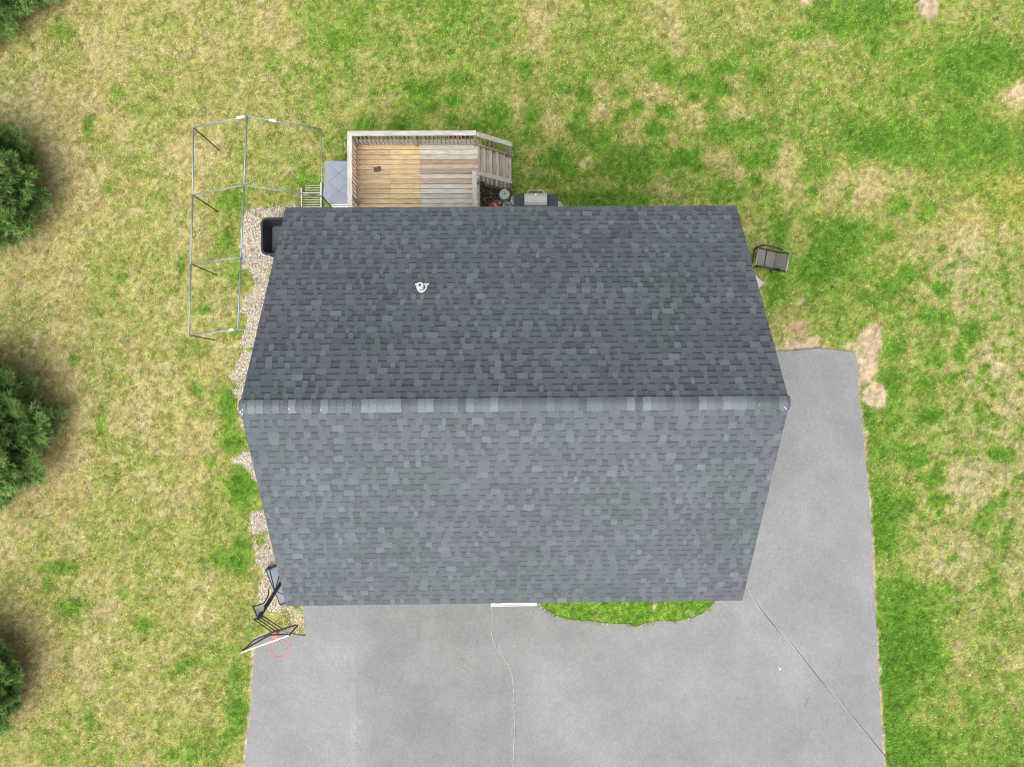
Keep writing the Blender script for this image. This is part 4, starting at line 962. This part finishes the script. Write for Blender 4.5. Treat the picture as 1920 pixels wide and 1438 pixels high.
# tank
q = MB(); hw_, ln = .36, 1.25
def ring(s, z, v0=-.52, l=1.22): return [L3(-hw_*s, v0+.04*(1-s), z), L3(hw_*s, v0, z), L3(hw_*s*.8, v0+l*.97, z), L3(-hw_*s*.8, v0+l*.97, z)]
r0 = ring(.95, .02); r1 = ring(1, .12); r2 = ring(.93, .17)
q.hexa(r0+r1); q.hexa([v+Vector((0,0,.001)) for v in r1]+r2); tk = hf(q, 'base_tank', 'black', bevel=.02)
q = MB(); r3 = ring(.82, .176, -.48, 1.1); r4 = ring(.80, .20, -.47, 1.08); q.hexa(r3+r4); hf(q, 'base_top', 'greyline', bevel=.01)
for s_ in (-1, 1): q = MB(); q.tube([L3(s_*.24-.03, -.49, .07), L3(s_*.24+.03, -.49, .07)], .06, 14); hf(q, 'wheel', 'black')
q = MB(); q.tube([B0+Vector((0,0,.18)), top_p], .055, 12); hf(q, 'pole', 'blackmetal', smooth=True)
pm = B0.lerp(top_p, .30); pm.z = .18+.30*2.27
for s_ in (-.2, .2):
    q = MB(); q.tube([L3(s_, -.50, .18), pm], .016, 6); hf(q, 'brace', 'blackmetal')
q = MB(); q.tube([L3(.10, .52, .20), pm+Vector((0,0,-.1))], .012, 6); hf(q, 'brace', 'blackmetal')
# board
def BP(u, z, d=0.0):        # u along the board from its left end
    return tl+ax*u+nv*d+Vector((0,0,z-3.75))
zb_ = 2.93
q = MB(); q.hexa([BP(.02, zb_+.02, -.008), BP(bw_-.02, zb_+.02, -.008), BP(bw_-.02, zb_+.02, .008), BP(.02, zb_+.02, .008), BP(.02, 3.735, -.008), BP(bw_-.02, 3.735, -.008), BP(bw_-.02, 3.735, .008), BP(.02, 3.735, .008)])
bd = hf(q, 'backboard', 'acrylic')
def fr_bar(a, b, w_, m_, nm='board_frame'): q = MB(); q.beam(a, b, w_, w_); hf(q, nm, m_, bd)
fr_bar(BP(0, 3.75), BP(bw_, 3.75), .025, 'white'); fr_bar(BP(0, zb_), BP(bw_, zb_), .035, 'blackmetal'); fr_bar(BP(0, zb_+.02), BP(0, 3.725), .03, 'blackmetal'); fr_bar(BP(bw_, zb_+.02), BP(bw_, 3.725), .03, 'blackmetal')
cm = BP(bw_*.52, 3.2, -.09)
for (u, z) in ((.04, 3.70), (bw_-.03, 3.70), (.05, zb_+.04), (bw_-.05, zb_+.04)):
    q = MB(); q.beam(cm+Vector((0,0,(z-3.2)*.3)), BP(u, z, -.03), .03, .03); hf(q, 'brace', 'blackmetal')
# parallelogram arms
for du, za, zb2 in ((-.13, 2.42, 3.0), (-.045, 2.42, 3.0), (.045, 2.42, 3.0), (.13, 2.42, 3.0)):
    q = MB(); q.tube([top_p+ax*du, BP(bw_*.57+du, zb2, -.07)], .014, 6); hf(q, 'arm', 'blackmetal')
q = MB(); q.tube([BP(bw_*.52-.12, 3.1, -.08), BP(bw_*.52+.12, 3.1, -.08)], .022, 8); q.tube([top_p-ax*.13, top_p+ax*.13], .025, 8); hf(q, 'cross_bar', 'blackmetal')
# height lever and cover plate on the pole
q = MB(); q.tube([at(504, 1104, 1.5), at(503, 1117, 1.65), at(495, 1130, 1.9), at(476, 1137, 2.2)], .017, 7); hf(q, 'lever', 'blackmetal')
q = MB(); q.tube([at(474, 1136, 2.2), at(480, 1150, 2.35), at(485, 1162, 2.4)], .016, 7); hf(q, 'lever', 'blackmetal')
P_ = [at(477, 1138, 2.25), at(496, 1131, 2.1), at(494, 1144, 2.15), at(484, 1157, 2.3)]
q = MB(); q.hexa([v-Vector((0,0,.02)) for v in P_]+P_); hf(q, 'cover_plate', 'concrete')
# rim and net
rc = BP(bw_*.52, 3.05, .15+.235); hr = .235
q = MB(); q.tube([(rc.x+hr*math.cos(t), rc.y+hr*math.sin(t), 3.05) for t in np.linspace(0, 2*math.pi, 41)[:-1]], .012, 8, closed=True)
rim = hf(q, 'rim', 'rimred', smooth=True)
a1, a2 = BP(bw_*.52-.07, 3.03, .012), rc-nv*(hr-.005)
q = MB(); q.hexa([BP(bw_*.52-.07, 2.98, .012), BP(bw_*.52+.07, 2.98, .012), a2+ax*.05-Vector((0,0,.01)), a2-ax*.05-Vector((0,0,.01)), BP(bw_*.52-.07, 3.06, .012), BP(bw_*.52+.07, 3.06, .012), a2+ax*.05+Vector((0,0,.012)), a2-ax*.05+Vector((0,0,.012))])
q.hexa([BP(bw_*.52-.07, 2.95, -.06), BP(bw_*.52+.07, 2.95, -.06), BP(bw_*.52+.07, 2.95, -.012), BP(bw_*.52-.07, 2.95, -.012), BP(bw_*.52-.07, 3.12, -.06), BP(bw_*.52+.07, 3.12, -.06), BP(bw_*.52+.07, 3.12, -.012), BP(bw_*.52-.07, 3.12, -.012)])
hf(q, 'bracket', 'rimred', rim)
q = MB(); nn_ = 12
for s_ in (1, -1):
    for k in range(nn_):
        pts = []
        for j in range(7):
            t = j/6; a_ = 2*math.pi*(k+s_*j*.5)/nn_; rr_ = hr*(1-.45*t**.7); pts.append((rc.x+rr_*math.cos(a_), rc.y+rr_*math.sin(a_), 3.04-.42*t))
        q.tube(pts, .003, 4)
hf(q, 'net', 'net', rim)

# ================================================================ OVERHEAD CABLE
cpx = [(1397,1098,5.35),(1420,1134,5.30),(1455,1176,5.30),(1490,1215,5.34),(1545,1282,5.45),(1600,1346,5.62),(1678,1438,5.92),(1800,1585,6.5),(1990,1810,7.6)]
P_ = [at(*c) for c in cpx]; pts = []
for i in range(len(P_)-1):
    for k in range(14):
        t = k/14; p0, p1, p2, p3 = P_[max(i-1, 0)], P_[i], P_[i+1], P_[min(i+2, len(P_)-1)]
        pts.append(.5*((2*p1)+(-p0+p2)*t+(2*p0-5*p1+4*p2-p3)*t*t+(-p0+3*p1-3*p2+p3)*t**3))
cable = empty('overhead_cable', tuple(P_[0]), label='twisted pale and dark service cable running from the roof corner over the drive', cat='cable')
q = MB(); s_ = 0
segs = [[], []]
for i, pnt in enumerate(pts):
    d = (pts[min(i+1, len(pts)-1)]-pts[max(i-1, 0)]).normalized(); sd_ = Vector((-d.y, d.x, 0)); ph = i*.22
    for k in (0, 1):
        a_ = ph+math.pi*k; segs[k].append(pnt+sd_*.006*math.cos(a_)+Vector((0,0,.008*math.sin(a_))))
for k, nm, m_ in ((0, 'bare_strand', M['steel']), (1, 'insulated_strand', M['tubgrey'])):
    q = MB(); q.tube(segs[k], .006 if k == 0 else .0085, 6); q.v = [(v[0]-P_[0].x, v[1]-P_[0].y, v[2]-P_[0].z) for v in q.v]; q.build(nm, mat(nm, (.38,.38,.37) if k == 0 else (.04,.04,.045), .5), cable)
q = MB(); q.tube([Vector((0,0,0)), Vector((-.22, .1, .02))], .03, 8); q.build('clamp', M['steel'], cable)

# ================================================================ TREES
def conifer(px, py, r, h, seed, label):
    p = at(px, py, 0); t = empty('pine_tree', (p.x, p.y, 0), label=label, cat='tree', group='pine trees along the left edge of the lawn')
    rg = np.random.default_rng(seed); rn = random.Random(seed)
    q = MB(); q.tube([(0,0,-.1), (0,0,h*.5), (0,0,h*.95)], [.16, .10, .02], 10); q.build('trunk', M['bark'], t, smooth=True)
    qb = MB(); cen = []; dirs = []; bri = []
    nb = 230
    for i in range(nb):
        f = (i+.5)/nb; z = .25+f**1.15*(h-.5); rad = r*(1-f)**.55*rn.uniform(.85, 1.10); a_ = i*2.399+rn.uniform(-.25, .25)
        L_ = max(.25, rad); tipz = z+L_*rn.uniform(.05, .28)
        qb.tube([(0,0,z), (math.cos(a_)*L_*.5, math.sin(a_)*L_*.5, z+(tipz-z)*.35), (math.cos(a_)*L_*.93, math.sin(a_)*L_*.93, tipz)], [.03*(1-f)+.008, .018, .004], 5)
        tb = rn.uniform(.75, 1.25)
        nt_ = int(20+62*L_/r)
        for k in range(nt_):
            u = 1-(k/nt_)**1.3*.78; sp_ = .34*(1-.55*u)*L_ if u < .97 else .05
            lat = rn.uniform(-1, 1)*max(sp_, .10); x = math.cos(a_)*L_*u-math.sin(a_)*lat; y = math.sin(a_)*L_*u+math.cos(a_)*lat
            zz = z+(tipz-z)*u+rn.uniform(-.10, .08)
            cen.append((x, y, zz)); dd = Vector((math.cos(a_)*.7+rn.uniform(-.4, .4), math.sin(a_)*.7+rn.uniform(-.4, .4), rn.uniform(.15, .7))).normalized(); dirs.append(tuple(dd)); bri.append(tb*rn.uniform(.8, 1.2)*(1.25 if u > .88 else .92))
    qb.build('branch', M['bark'], t)
    C = np.array(cen); D = np.array(dirs); B = np.array(bri); n = len(C); m_ = 22
    # each shoot: m_ needles fanned round the shoot direction
    base = C[:, None]+D[:, None]*rg.uniform(-.06, .10, (n, m_, 1))
    v = rg.normal(size=(n, m_, 3)); nd = D[:, None]*.75+v*.55; nd /= np.linalg.norm(nd, axis=-1, keepdims=True)
    ln_ = rg.uniform(.10, .20, (n, m_, 1)); tip = base+nd*ln_
    side = np.cross(nd, rg.normal(size=(n, m_, 3))); side /= np.linalg.norm(side, axis=-1, keepdims=True)+1e-9
    w_ = rg.uniform(.010, .019, (n, m_, 1)); V = np.stack([base-side*w_, base+side*w_, tip], 2).reshape(-1, 3)
    F3 = np.arange(n*m_*3).reshape(-1, 3)
    g1, g2 = np.array([.12, .235, .075]), np.array([.25, .40, .12])
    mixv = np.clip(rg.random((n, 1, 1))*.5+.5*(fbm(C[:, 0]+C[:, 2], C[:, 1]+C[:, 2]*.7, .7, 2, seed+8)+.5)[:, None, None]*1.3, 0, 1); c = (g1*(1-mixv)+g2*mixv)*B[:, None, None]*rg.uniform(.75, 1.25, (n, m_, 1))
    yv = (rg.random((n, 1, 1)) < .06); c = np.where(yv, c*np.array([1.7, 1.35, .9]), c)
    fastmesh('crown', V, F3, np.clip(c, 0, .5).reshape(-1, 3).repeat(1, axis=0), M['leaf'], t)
    return t
conifer(-15, 362, 2.0, 3.7, 1, 'dark green pine, second from the top of the left edge')
conifer(-30, 812, 2.45, 4.4, 2, 'largest bushy pine, at the middle of the left edge')
conifer(-62, 1275, 2.0, 3.8, 3, 'pine mostly cut off low on the left edge')
conifer(-18, -34, 2.25, 3.7, 4, 'pine showing only its lower edge in the top left corner')
